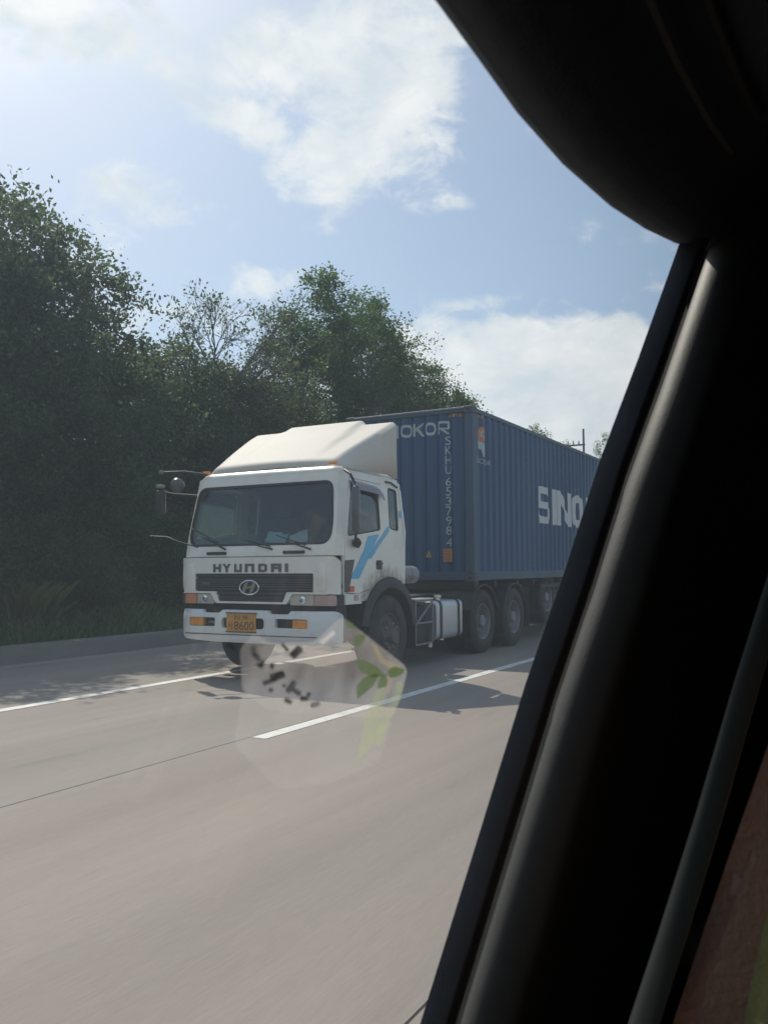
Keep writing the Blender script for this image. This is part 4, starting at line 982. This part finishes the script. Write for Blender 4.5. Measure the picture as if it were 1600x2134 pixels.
# battery box: open frame with a bracket
bb = MB()
for y in (2.20, 2.74):
    for x in (.72, 1.18): bb.box(x-.012, x+.012, y-.012, y+.012, .32, .93)
for z in (.32, .62, .93):
    for x in (.72, 1.18): bb.box(x-.010, x+.010, 2.21, 2.73, z-.012, z+.012)
    for y in (2.20, 2.74): bb.box(.73, 1.17, y-.010, y+.010, z-.014, z+.010)
bb.tube([(1.18, 2.25, .62), (1.18, 2.72, .90)], .016, 6); bx = obj('battery_frame', bb.mesh(), 'rim', T, 0)
b2 = MB(); b2.box(.74, 1.14, 2.26, 2.70, .34, .60, .01); b2.box(.74, 1.10, 2.30, 2.68, .64, .86, .01); obj('battery', b2.mesh(), 'frame', bx)
ld = MB(); ld.box(.68, 1.20, 2.16, 2.76, .945, .965, .006); obj('battery_lid', ld.mesh(), 'silver', bx)
# fuel tank with straps and cap
tk = MB(); tp_ = rrect(.66, 1.235, .34, .92, .10, 5)
tk.loft([[(.95+(x-.95)*s, y, .63+(z-.63)*s) for x, z in tp_] for y, s in ((2.83, .90), (2.85, .98), (2.88, 1.0), (3.68, 1.0), (3.71, .98), (3.73, .90))]); tko = obj('fuel_tank', tk.mesh(), 'silver', T, 30)
for y in (2.93, 3.56):
    q = MB(); o2 = rrect(.652, 1.243, .332, .928, .108, 5); q.loft([[(x, yy, z) for x, z in o2] for yy in (y-.035, y+.035)]); obj('tank_strap', q.mesh(), 'black', tko)
q = MB(); q.lathe([(.92, .06), (.955, .06), (.96, .075), (1.0, .075), (1.015, .05), (1.015, 0)], 'z', (1.10, 3.05, 0), 18); obj('fuel_cap', q.mesh(), 'chrome', tko)
q = MB(); q.tube([(1.12, 2.80, .34), (1.12, 2.80, .24)], .03, 8); obj('drain_cock', q.mesh(), 'chrome', tko)

# ------------------------------------------------------------------ container
CY0, CZ0 = 12.73, 1.175
C = thing('shipping_container', 'long dark blue corrugated shipping container with white SINOKOR lettering', 'container', (OX, CY0, CZ0))
HW, LEN, HT = 1.219, 12.19, 2.896
def fold(v0, period, flat1, sl, flat2, depth, n):
    br_ = []; dv = []
    for i in range(n):
        a = v0+i*period; br_ += [a, a+flat1, a+flat1+sl, a+flat1+sl+flat2]; dv += [0, 0, depth, depth]
    br_.append(v0+n*period); dv.append(0)
    return br_, dv
SB, SD = fold(.17, .2757, .070, .068, .070, .036, 43)
FB, FD = fold(-1.075, .2389, .055, .060, .064, .042, 9)
sd_ = lambda y: float(np.interp(y, SB, SD)); fd_ = lambda x: float(np.interp(x, FB, FD))
for sg in (1, -1):
    b = MB(); b.loft([[(sg*(1.207-d), y, z) for y, d in zip(SB, SD)] for z in (.155, 2.80)], False); obj('side_panel', b.mesh(fix=False), 'cblue', C, 0)
    for name, z0, z1 in (('top_rail', 2.80, 2.87), ('bottom_rail', .02, .16)):
        b = MB(); b.box(sg*1.18-.035, sg*1.18+.035, .12, LEN-.12, z0, z1, .006, 1); obj(name, b.mesh(), 'cframe', C)
    for y in (0, LEN):
        s_ = 1 if y == 0 else -1
        b = MB(); b.box(min(sg*1.06, sg*HW), max(sg*1.06, sg*HW), min(y, y+s_*.15), max(y, y+s_*.15), .12, 2.776, .012, 1); obj('corner_post', b.mesh(), 'cframe', C)
        for z0, z1 in ((0, .122), (2.774, HT)):
            b = MB(); b.box(min(sg*1.052, sg*(HW+.002)), max(sg*1.052, sg*(HW+.002)), min(y-s_*.002, y+s_*.176), max(y-s_*.002, y+s_*.176), z0, z1, .008, 1)
            co = obj('corner_casting', b.mesh(), 'casting', C)
            b = MB(); zc = (z0+z1)/2; b.prism([(math.cos(q)*.03, math.sin(q)*.018+zc) for q in np.linspace(0, 6.283, 13)[:-1]], lambda u, z: (sg*(HW+.003), y+s_*.085+u*1.3, z), lambda u, z: (sg*(HW-.01), y+s_*.085+u*1.3, z)); obj('casting_slot', b.mesh(), 'black', co, 0)
            b = MB(); b.prism([(math.cos(q)*.03, math.sin(q)*.018+zc) for q in np.linspace(0, 6.283, 13)[:-1]], lambda u, z: (sg*1.135+u*1.1, y-s_*.003, z), lambda u, z: (sg*1.135+u*1.1, y+s_*.01, z)); obj('casting_slot', b.mesh(), 'black', co, 0)
b = MB(); b.loft([[(x, .028+d, z) for x, d in zip(FB, FD)] for z in (.155, 2.80)], False); obj('front_panel', b.mesh(fix=False), 'cblue', C, 0)
b = MB(); b.box(-1.06, 1.06, .01, .09, 2.80, 2.85, .006, 1); obj('front_top_rail', b.mesh(), 'cframe', C)
b = MB(); b.box(-1.06, 1.06, -.005, .13, 2.852, 2.885, .006, 1); obj('front_header_plate', b.mesh(), 'croof', C)
b = MB(); b.box(-1.06, 1.06, .005, .12, .02, .16, .006, 1); obj('front_bottom_rail', b.mesh(), 'cframe', C)
b = MB(); b.box(-1.15, 1.15, .14, LEN-.1, 2.846, 2.864); obj('roof_panel', b.mesh(), 'croof', C, 0)
b = MB(); b.box(-1.06, 1.06, LEN-.05, LEN-.01, .14, 2.80); obj('door_end', b.mesh(), 'cblue', C, 0)
b = MB(); b.box(-1.15, 1.15, .12, LEN-.12, .06, .12); obj('floor', b.mesh(), 'frame', C, 0)
onside = lambda y, z: Vector((1.207-sd_(y)+.003, y, z)); onfront = lambda x, z: Vector((x, .028+fd_(x)-.003, z))
# big lettering on the side
yo = 15.97-CY0
for ch, y0, w_, s_ in (('S', yo, .74, .27), ('I', yo+.92, .25, 1), ('N', yo+1.27, .90, .30), ('O', yo+2.26, .88, .27), ('K', yo+3.37, .86, .3), ('O', yo+4.30, .88, .27), ('R', yo+5.30, .86, .3)):
    obj('letter', conform([[(y0+p[0]*w_, 1.10+p[1]*.735) for p in P_] for P_ in letter(ch, s_, .19)], SB, onside), 'cwhite', C, 0)
for ch, x0, w_, s_ in (('S', -.84, .20, .22), ('I', -.605, .06, 1), ('N', -.50, .21, .22), ('O', -.142, .222, .20), ('K', .10, .205, .24), ('O', .33, .19, .20), ('R', .565, .21, .22)):
    if ch == 'N': x0 = -.405
    if ch == 'I': x0 = -.50
    if ch == 'S': x0 = -.74
    obj('letter', conform([[(x0+p[0]*w_, 2.455+p[1]*.225) for p in P_] for P_ in letter(ch, s_, .17)], FB, onfront), 'cwhite2', C, 0)
# vertical number
zz = 2.425
for s_ in 'SKHU 653798 4':
    if s_ == ' ': zz -= .035; continue
    w_ = .105 if s_ not in '1' else .05
    obj('number_character', conform([[(.692+p[0], zz-.150+p[1]) for p in q] for q in text_tris(s_, w_, .145)], FB, onfront), 'cwhite2', C, 0); zz -= .163
q_ = []
for a in ((.672, .818, .565, .572), (.672, .818, .738, .745), (.672, .679, .565, .745), (.811, .818, .565, .745)): q_.append([(a[0], a[2]), (a[1], a[2]), (a[1], a[3]), (a[0], a[3])])
# placard, triangle
b = MB(); b.prism(rrect(.655, .815, .325, .545, .008), lambda x, z: (x, .018, z), lambda x, z: (x, .026, z)); pc = obj('placard', b.mesh(), 'cpla', C, 0)
for i, (s_, z_, h_) in enumerate((('SKHU', .49, .028), ('45G1', .44, .030), ('32500', .395, .026), ('2.9 M', .35, .026))):
    obj('placard_text', conform([[(.685+p[0], z_+p[1]) for p in q] for q in text_tris(s_, .10, h_)], [], lambda x, z: Vector((x, .0165, z))), 'ink', pc, 0)
b = MB(); b.prism([(.33, .405), (.44, .405), (.385, .52)], lambda x, z: (x, .018, z), lambda x, z: (x, .026, z)); tr_ = obj('warning_triangle', b.mesh(), 'ctri', C, 0)
b = MB(); b.prism([(.375, .425), (.398, .445), (.384, .455), (.390, .49), (.370, .45), (.382, .443)], lambda x, z: (x, .0155, z), lambda x, z: (x, .0185, z)); obj('triangle_symbol', b.mesh(), 'ink', tr_, 0)
# company flag mark on the side
y0 = 13.06-CY0; Z = 3.36-CZ0
fl_ = [[(y0-.02, Z+.17), (y0+.26, Z+.13), (y0+.24, Z+.36), (y0+.12, Z+.42), (y0, Z+.37)]]
obj('flag_mark', conform(fl_, SB, onside), 'clogo', C, 0)
for k_, (a, c) in enumerate((((.02, .34), (.13, .20)), ((.10, .36), (.05, .24)), ((.17, .34), (.17, .20)))):
    obj('flag_stroke', conform([[(y0+a[0], Z+a[1]), (y0+a[0]+.03, Z+a[1]), (y0+c[0]+.03, Z+c[1]), (y0+c[0], Z+c[1])]], SB, lambda y, z: onside(y, z)+Vector((.002, 0, 0))), 'clogo2', C, 0)
obj('flag_mark', conform([[(y0-.03, Z+.04), (y0+.20, Z+.0), (y0+.25, Z+.125), (y0-.02, Z+.165)], [(y0+.12, Z-.10), (y0+.17, Z-.10), (y0+.20, Z+.0), (y0+.08, Z+.02)]], SB, onside), 'clogo2', C, 0)
obj('flag_caption', conform([[(y0-.18+p[0], Z-.22+p[1]) for p in q] for q in text_tris('SINOKOR', .62, .085)], SB, onside), 'cwhite2', C, 0)
# caution stripes at the top corners
for i in range(6):
    x0 = .76+i*.045; obj('caution_stripe', conform([[(x0, 2.735), (x0+.036, 2.735), (x0+.046, 2.79), (x0+.010, 2.79)]], FB, onfront), 'cred' if i % 2 else 'cyel', C, 0)
    yy = .20+i*.045; obj('caution_stripe', conform([[(yy, 2.735), (yy+.036, 2.735), (yy+.046, 2.79), (yy+.010, 2.79)]], SB, onside), 'cyel' if i % 2 else 'cred', C, 0)

# ------------------------------------------------------------------ semi-trailer
TR = thing('semi_trailer', 'dark skeletal semi-trailer chassis carrying the blue container', 'trailer', (OX, CY0, 0))
b = MB()
for sx in (-1, 1):
    b.box(sx*.48-.06, sx*.48+.06, .05, 3.2, 1.06, 1.168); b.box(sx*.48-.06, sx*.48+.06, 3.1, 12.2, .82, 1.168)
for y in (.1, 1.2, 2.3, 3.2, 4.4, 5.6, 6.8, 8.0, 9.2, 10.4, 11.6, 12.1): b.box(-1.10, 1.10, y-.05, y+.05, 1.075, 1.170)
obj('chassis', b.mesh(), 'frame', TR, 0)
for y in (.1, 12.1):
    b = MB(); b.box(-1.21, 1.21, y-.09, y+.09, 1.04, 1.172); obj('bolster', b.mesh(), 'frame', TR, 0)
for sg in (1, -1):
    b = MB(); b.box(sg*.80-.06, sg*.80+.06, 3.05, 3.17, .62, 1.06); b.box(sg*.80-.045, sg*.80+.045, 3.065, 3.155, .40, .62); b.box(sg*.80-.13, sg*.80+.13, 2.98, 3.24, .37, .40); obj('landing_leg', b.mesh(), 'rim', TR, 0)
    for k in range(3):
        wheel(TR, sg*1.10, 8.3+1.31*k, frontw=False, flip=sg < 0); wheel(TR, sg*.79, 8.3+1.31*k, frontw=False, flip=sg < 0)
        b = MB(); rings = []
        for a in np.linspace(150, 30, 12): rings.append([(sg*x, 8.3+1.31*k+R_*math.cos(rad(a)), .52+R_*math.sin(rad(a))) for x, R_ in ((1.245, .58), (1.245, .60), (.62, .60), (.62, .58))])
        b.loft(rings); obj('rear_fender', b.mesh(), 'frame', TR)
b = MB(); b.tube([(-.85, 3.11, .55), (.85, 3.11, .55)], .03, 8); obj('cross_shaft', b.mesh(), 'frame', TR)
for k in range(3):
    b = MB(); b.tube([(-1.0, 8.3+1.31*k, .5), (1.0, 8.3+1.31*k, .5)], .07, 10); obj('axle', b.mesh(), 'frame', TR)
sp = wheel(TR, .98, 4.02, .80, frontw=False); sp.name = 'spare_wheel'
b = MB(); b.box(.55, 1.15, 3.45, 4.6, 1.0, 1.07); b.box(.95, 1.0, 3.98, 4.06, .78, 1.02); obj('spare_carrier', b.mesh(), 'frame', TR, 0)
b = MB(); b.lathe([(-.35, 0), (-.33, .09), (-.28, .13), (.28, .13), (.33, .09), (.35, 0)], 'y', (.98, 5.4, .86), 18); obj('air_tank', b.mesh(), 'rim', TR)

# ------------------------------------------------------------------ the car we look out of
# side glass: a plane leaning inwards towards the roof
GN = Vector((1, 0, -.25)).normalized(); GP0 = Vector((-.24, 0, EYE))
def gp(px, py, off=0.0):
    d = pix_dir(px, py); c = Vector((0, 0, EYE)); P0 = GP0+GN*off
    return c + d*((P0-c).dot(GN)/d.dot(GN))
CAR = thing('passenger_car', 'dark interior and window frame of the car the picture is taken from', 'car', (0, 0, 0))
def sweep(path, dirs, prof, name, m, smooth=60, closed=False):
    b = MB(); rings = [[p + a*u + GN*v for u, v in prof] for p, a in zip(path, dirs)]
    b.loft(rings, closed); o = obj(name, b.mesh(), m, CAR, smooth); return o
# pillar: the edge of the opening runs from the door sill up to the roof
PE = [(-30+0, 5200), (560, 3250), (720, 2690), (880, 2134), (985, 1795), (1099, 1425), (1177, 1200), (1255, 955), (1332, 750), (1385, 602), (1425, 490), (1470, 370), (1530, 210)]
path = [gp(*p) for p in PE]
Lvec = (path[8]-path[3]).normalized(); AV = GN.cross(Lvec).normalized()
if AV.y < 0: AV = -AV
dirs = [AV]*len(path)
def arcp(c, r, a0, a1, n): return [(c[0]+r*math.cos(rad(a0+(a1-a0)*k/n)), c[1]+r*math.sin(rad(a0+(a1-a0)*k/n))) for k in range(n+1)]
sweep(path, dirs, [(0, -.002), (.0005, 0), (.0045, .0165), (.007, .0185), (.028, .0195), (.033, .017), (.036, .0)], 'window_seal', 'seal')
sweep(path, dirs, [(.076, -.012), (.10, -.006), (.14, -.004), (.30, -.002)], 'pillar_gap', 'gapblack')
sweep(path, dirs, arcp((.086, .034), .027, 290, 100, 18) + [(.11, .063), (.15, .066), (.20, .070), (.34, .085), (.60, .095), (1.1, .10), (1.9, .12)], 'pillar_trim', 'trim', 70)
# roof side frame above the glass
RE = [(420, -640), (680, -350), (842, -150), (953, 0), (1028, 108), (1114, 234), (1205, 342), (1300, 430), (1370, 478), (1430, 508), (1520, 530), (1640, 540), (1800, 540)]
rp = [gp(*p, off=.004) for p in RE]; rd = []
def onglass(y, z, off=0.0): return Vector((GP0.x+.25*(z-EYE), y, z))+GN*off
p_ = rp[0]; rp = [onglass(p_.y-dy, p_.z-dz, .004) for dy, dz in ((.80, .48), (.55, .27), (.34, .13), (.16, .045))]+rp
for i in range(len(rp)):
    t_ = (rp[min(i+1, len(rp)-1)]-rp[max(0, i-1)]).normalized(); a = GN.cross(t_).normalized()
    rd.append(a)
if rd[-1].z < 0: rd[-1] = -rd[-1]
for i in range(len(rd)-2, -1, -1):
    if rd[i].dot(rd[i+1]) < 0: rd[i] = -rd[i]
sweep(rp, rd, [(0, -.012), (-.001, .004)] + [(.004, .012), (.014, .022), (.035, .034), (.06, .045), (.10, .07), (.13, .11), (.15, .17), (.16, .30), (.165, .7)], 'roof_lining', 'rooftrim', 70)
for (q0, w_) in ((.066, .0016), (.094, .002)):
    sweep(rp[6:13], rd[6:13], [(q0, .048+(q0-.06)*.62+.001), (q0+w_, .050+(q0-.06)*.62+.003), (q0+2*w_, .048+(q0-.06)*.62+.002)], 'lining_seam', 'piping')
# glass
b = MB(); b.face([onglass(-.58, .72, -.003), gp(700, 3000, -.003), gp(1060, 2300, -.003), gp(1240, 1500, -.003), gp(1420, 900, -.003), gp(1560, 420, -.003), onglass(.75, 1.84, -.003), onglass(-.58, 1.84, -.003)]); obj('window_glass', b.mesh(), 'glass', CAR, 0)
# shell: roof, far wall, rear wall, floor, door below the glass
b = MB(); b.box(-.10, 1.35, -.9, 2.4, 1.88, 1.93, .01); obj('roof_panel', b.mesh(), 'lining', CAR, 0)
b = MB(); b.box(1.30, 1.36, -.9, 2.4, .35, 1.10); b.box(1.30, 1.36, -.9, 2.4, 1.10, 1.88); obj('far_door', b.mesh(), 'lining', CAR, 0)
b = MB(); b.box(-.34, 1.35, 2.33, 2.4, .35, 1.9); obj('rear_wall', b.mesh(), 'lining', CAR, 0)
b = MB(); b.box(-.42, 1.35, -1.2, 2.4, .30, .36); obj('floor_panel', b.mesh(), 'lining', CAR, 0)
b = MB(); b.prism([(-1.2, .36), (2.4, .36), (2.4, .80), (-1.2, .80)], lambda y, z: (-.52, y, z), lambda y, z: (-.42, y, z)); obj('door_panel', b.mesh(), 'lining', CAR, 0)
b = MB(); b.box(-.42, 1.35, -.70, -.60, .35, 1.92, .01); obj('front_light_block', b.mesh(), 'lining', CAR, 0)  # unseen wall added to shut out light from the front
# belt, seat and cushion in the lower right corner
def cp(px, py, dist):
    return Vector((0, 0, EYE)) + pix_dir(px, py)*dist
def slabp(name, poly, dist, thick, m, bev):
    pts = [cp(*p, dist) for p in poly]; nv = sum((pix_dir(*p) for p in poly), Vector()).normalized()
    b = MB(); A_ = [b.bm.verts.new(p) for p in pts]; B_ = [b.bm.verts.new(p+nv*thick) for p in pts]; n = len(pts)
    b.bm.faces.new(A_); b.bm.faces.new(B_[::-1])
    for i in range(n): b.bm.faces.new((A_[i], B_[i], B_[(i+1) % n], A_[(i+1) % n]))
    bmesh.ops.recalc_face_normals(b.bm, faces=b.bm.faces)
    bmesh.ops.bevel(b.bm, geom=list(b.bm.edges), offset=bev, segments=4, affect='EDGES')
    return obj(name, b.mesh(), m, CAR, 60)
slabp('seat_back', [(1690, 1280), (1600, 1545), (1500, 1830), (1380, 2190), (1290, 2480), (1760, 2480), (1860, 1900)], .66, .10, 'seat', .012)
slabp('seat_cushion', [(1680, 1660), (1600, 1880), (1545, 2134), (1500, 2380), (1760, 2380), (1800, 1900)], .60, .04, 'cushion', .010)
bp_ = [cp(1660, 1100, .72), cp(1560, 1420, .70), cp(1480, 1700, .68), cp(1400, 1960, .66), cp(1310, 2240, .64), cp(1230, 2520, .62)]
b = MB(); rings = []
for i, p in enumerate(bp_):
    a = rt*.011
    rings.append([p-a, p-a*.6-fw*.004, p+a*.6-fw*.004, p+a+fw*.004, p+a*.6+fw*.006, p-a*.6+fw*.002])
b.loft(rings); obj('seat_belt', b.mesh(), 'belt', CAR, 60)

# window reflection painted on thin translucent sheets inside the glass
FO = .004
FL = thing('painted_reflection', 'painted reflection of green leaves and black marks on the car window', 'window_glare', (0, 0, 0))
MT['window_glare'] = reflection_mat('reflection_base', (.50, .46, .44), .32); MT['fleaf'] = reflection_mat('reflected_leaf', (.075, .135, .028), .66); MT['fleaf2'] = reflection_mat('reflected_pale_leaf', (.40, .50, .18), .26)
MT['fmark'] = reflection_mat('reflected_black', (.015, .017, .02), .80); MT['fstem'] = reflection_mat('reflected_stem', (.45, .38, .18), .38); MT['fedge'] = reflection_mat('reflected_pale', (.85, .83, .82), .35)
def fpoly(name, pts, m, off, parent=FL, rnd=0):
    p2 = rpoly(pts, rnd, 3) if rnd else pts
    b = MB(); tri = tessellate_polygon([[Vector((p[0], p[1], 0)) for p in p2]]); vs = [b.bm.verts.new(gp(*p, off=off)) for p in p2]
    for t in tri: b.bm.faces.new([vs[i] for i in t])
    return obj(name, b.mesh(), m, parent, 0)
MT['window_glare2'] = reflection_mat('faint_reflection', (.56, .53, .52), .12)
fpoly('reflection_sheet', [(500, 1352), (530, 1318), (560, 1340), (655, 1338), (712, 1284), (765, 1325), (850, 1392), (842, 1425), (818, 1500), (560, 1482), (505, 1440)], 'window_glare', FO, rnd=14)
fpoly('reflection_sheet', [(505, 1440), (560, 1482), (818, 1500), (790, 1590), (690, 1632), (582, 1646), (545, 1610), (488, 1552)], 'window_glare2', FO, rnd=14)
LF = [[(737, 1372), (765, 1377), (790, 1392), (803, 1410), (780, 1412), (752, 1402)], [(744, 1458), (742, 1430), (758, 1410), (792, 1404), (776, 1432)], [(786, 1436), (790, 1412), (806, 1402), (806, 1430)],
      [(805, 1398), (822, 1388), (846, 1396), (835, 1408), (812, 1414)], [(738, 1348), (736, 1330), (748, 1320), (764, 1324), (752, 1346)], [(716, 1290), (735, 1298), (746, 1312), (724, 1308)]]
for p in LF: fpoly('reflected_leaf', p, 'fleaf', FO+.001, rnd=6)
fpoly('reflected_leaf', [(760, 1500), (782, 1440), (800, 1430), (806, 1455), (790, 1500), (800, 1520), (770, 1560), (742, 1590), (752, 1540)], 'fleaf2', FO+.001, rnd=8)
fpoly('reflected_leaf', [(826, 1418), (842, 1424), (836, 1456), (812, 1500), (790, 1560), (775, 1540), (800, 1480), (820, 1450)], 'fleaf2', FO+.0015, rnd=6)
fpoly('reflected_stem', [(772, 1338), (784, 1345), (800, 1372), (835, 1390), (812, 1392), (790, 1380)], 'fstem', FO+.001, rnd=4)
fpoly('reflected_stem', [(806, 1412), (814, 1412), (812, 1445), (804, 1445)], 'fstem', FO+.002)
fpoly('reflected_edge', [(666, 1338), (694, 1314), (700, 1320), (672, 1344)], 'fedge', FO+.001, rnd=3)
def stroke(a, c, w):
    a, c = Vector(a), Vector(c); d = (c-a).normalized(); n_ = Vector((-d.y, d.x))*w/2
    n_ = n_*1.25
    return fpoly('reflected_mark', [tuple(a+n_-d*w*.3), tuple(a-n_-d*w*.3), tuple(c-n_+d*w*.3), tuple(c+n_+d*w*.3)], 'fmark', FO+.001, rnd=w*.4)
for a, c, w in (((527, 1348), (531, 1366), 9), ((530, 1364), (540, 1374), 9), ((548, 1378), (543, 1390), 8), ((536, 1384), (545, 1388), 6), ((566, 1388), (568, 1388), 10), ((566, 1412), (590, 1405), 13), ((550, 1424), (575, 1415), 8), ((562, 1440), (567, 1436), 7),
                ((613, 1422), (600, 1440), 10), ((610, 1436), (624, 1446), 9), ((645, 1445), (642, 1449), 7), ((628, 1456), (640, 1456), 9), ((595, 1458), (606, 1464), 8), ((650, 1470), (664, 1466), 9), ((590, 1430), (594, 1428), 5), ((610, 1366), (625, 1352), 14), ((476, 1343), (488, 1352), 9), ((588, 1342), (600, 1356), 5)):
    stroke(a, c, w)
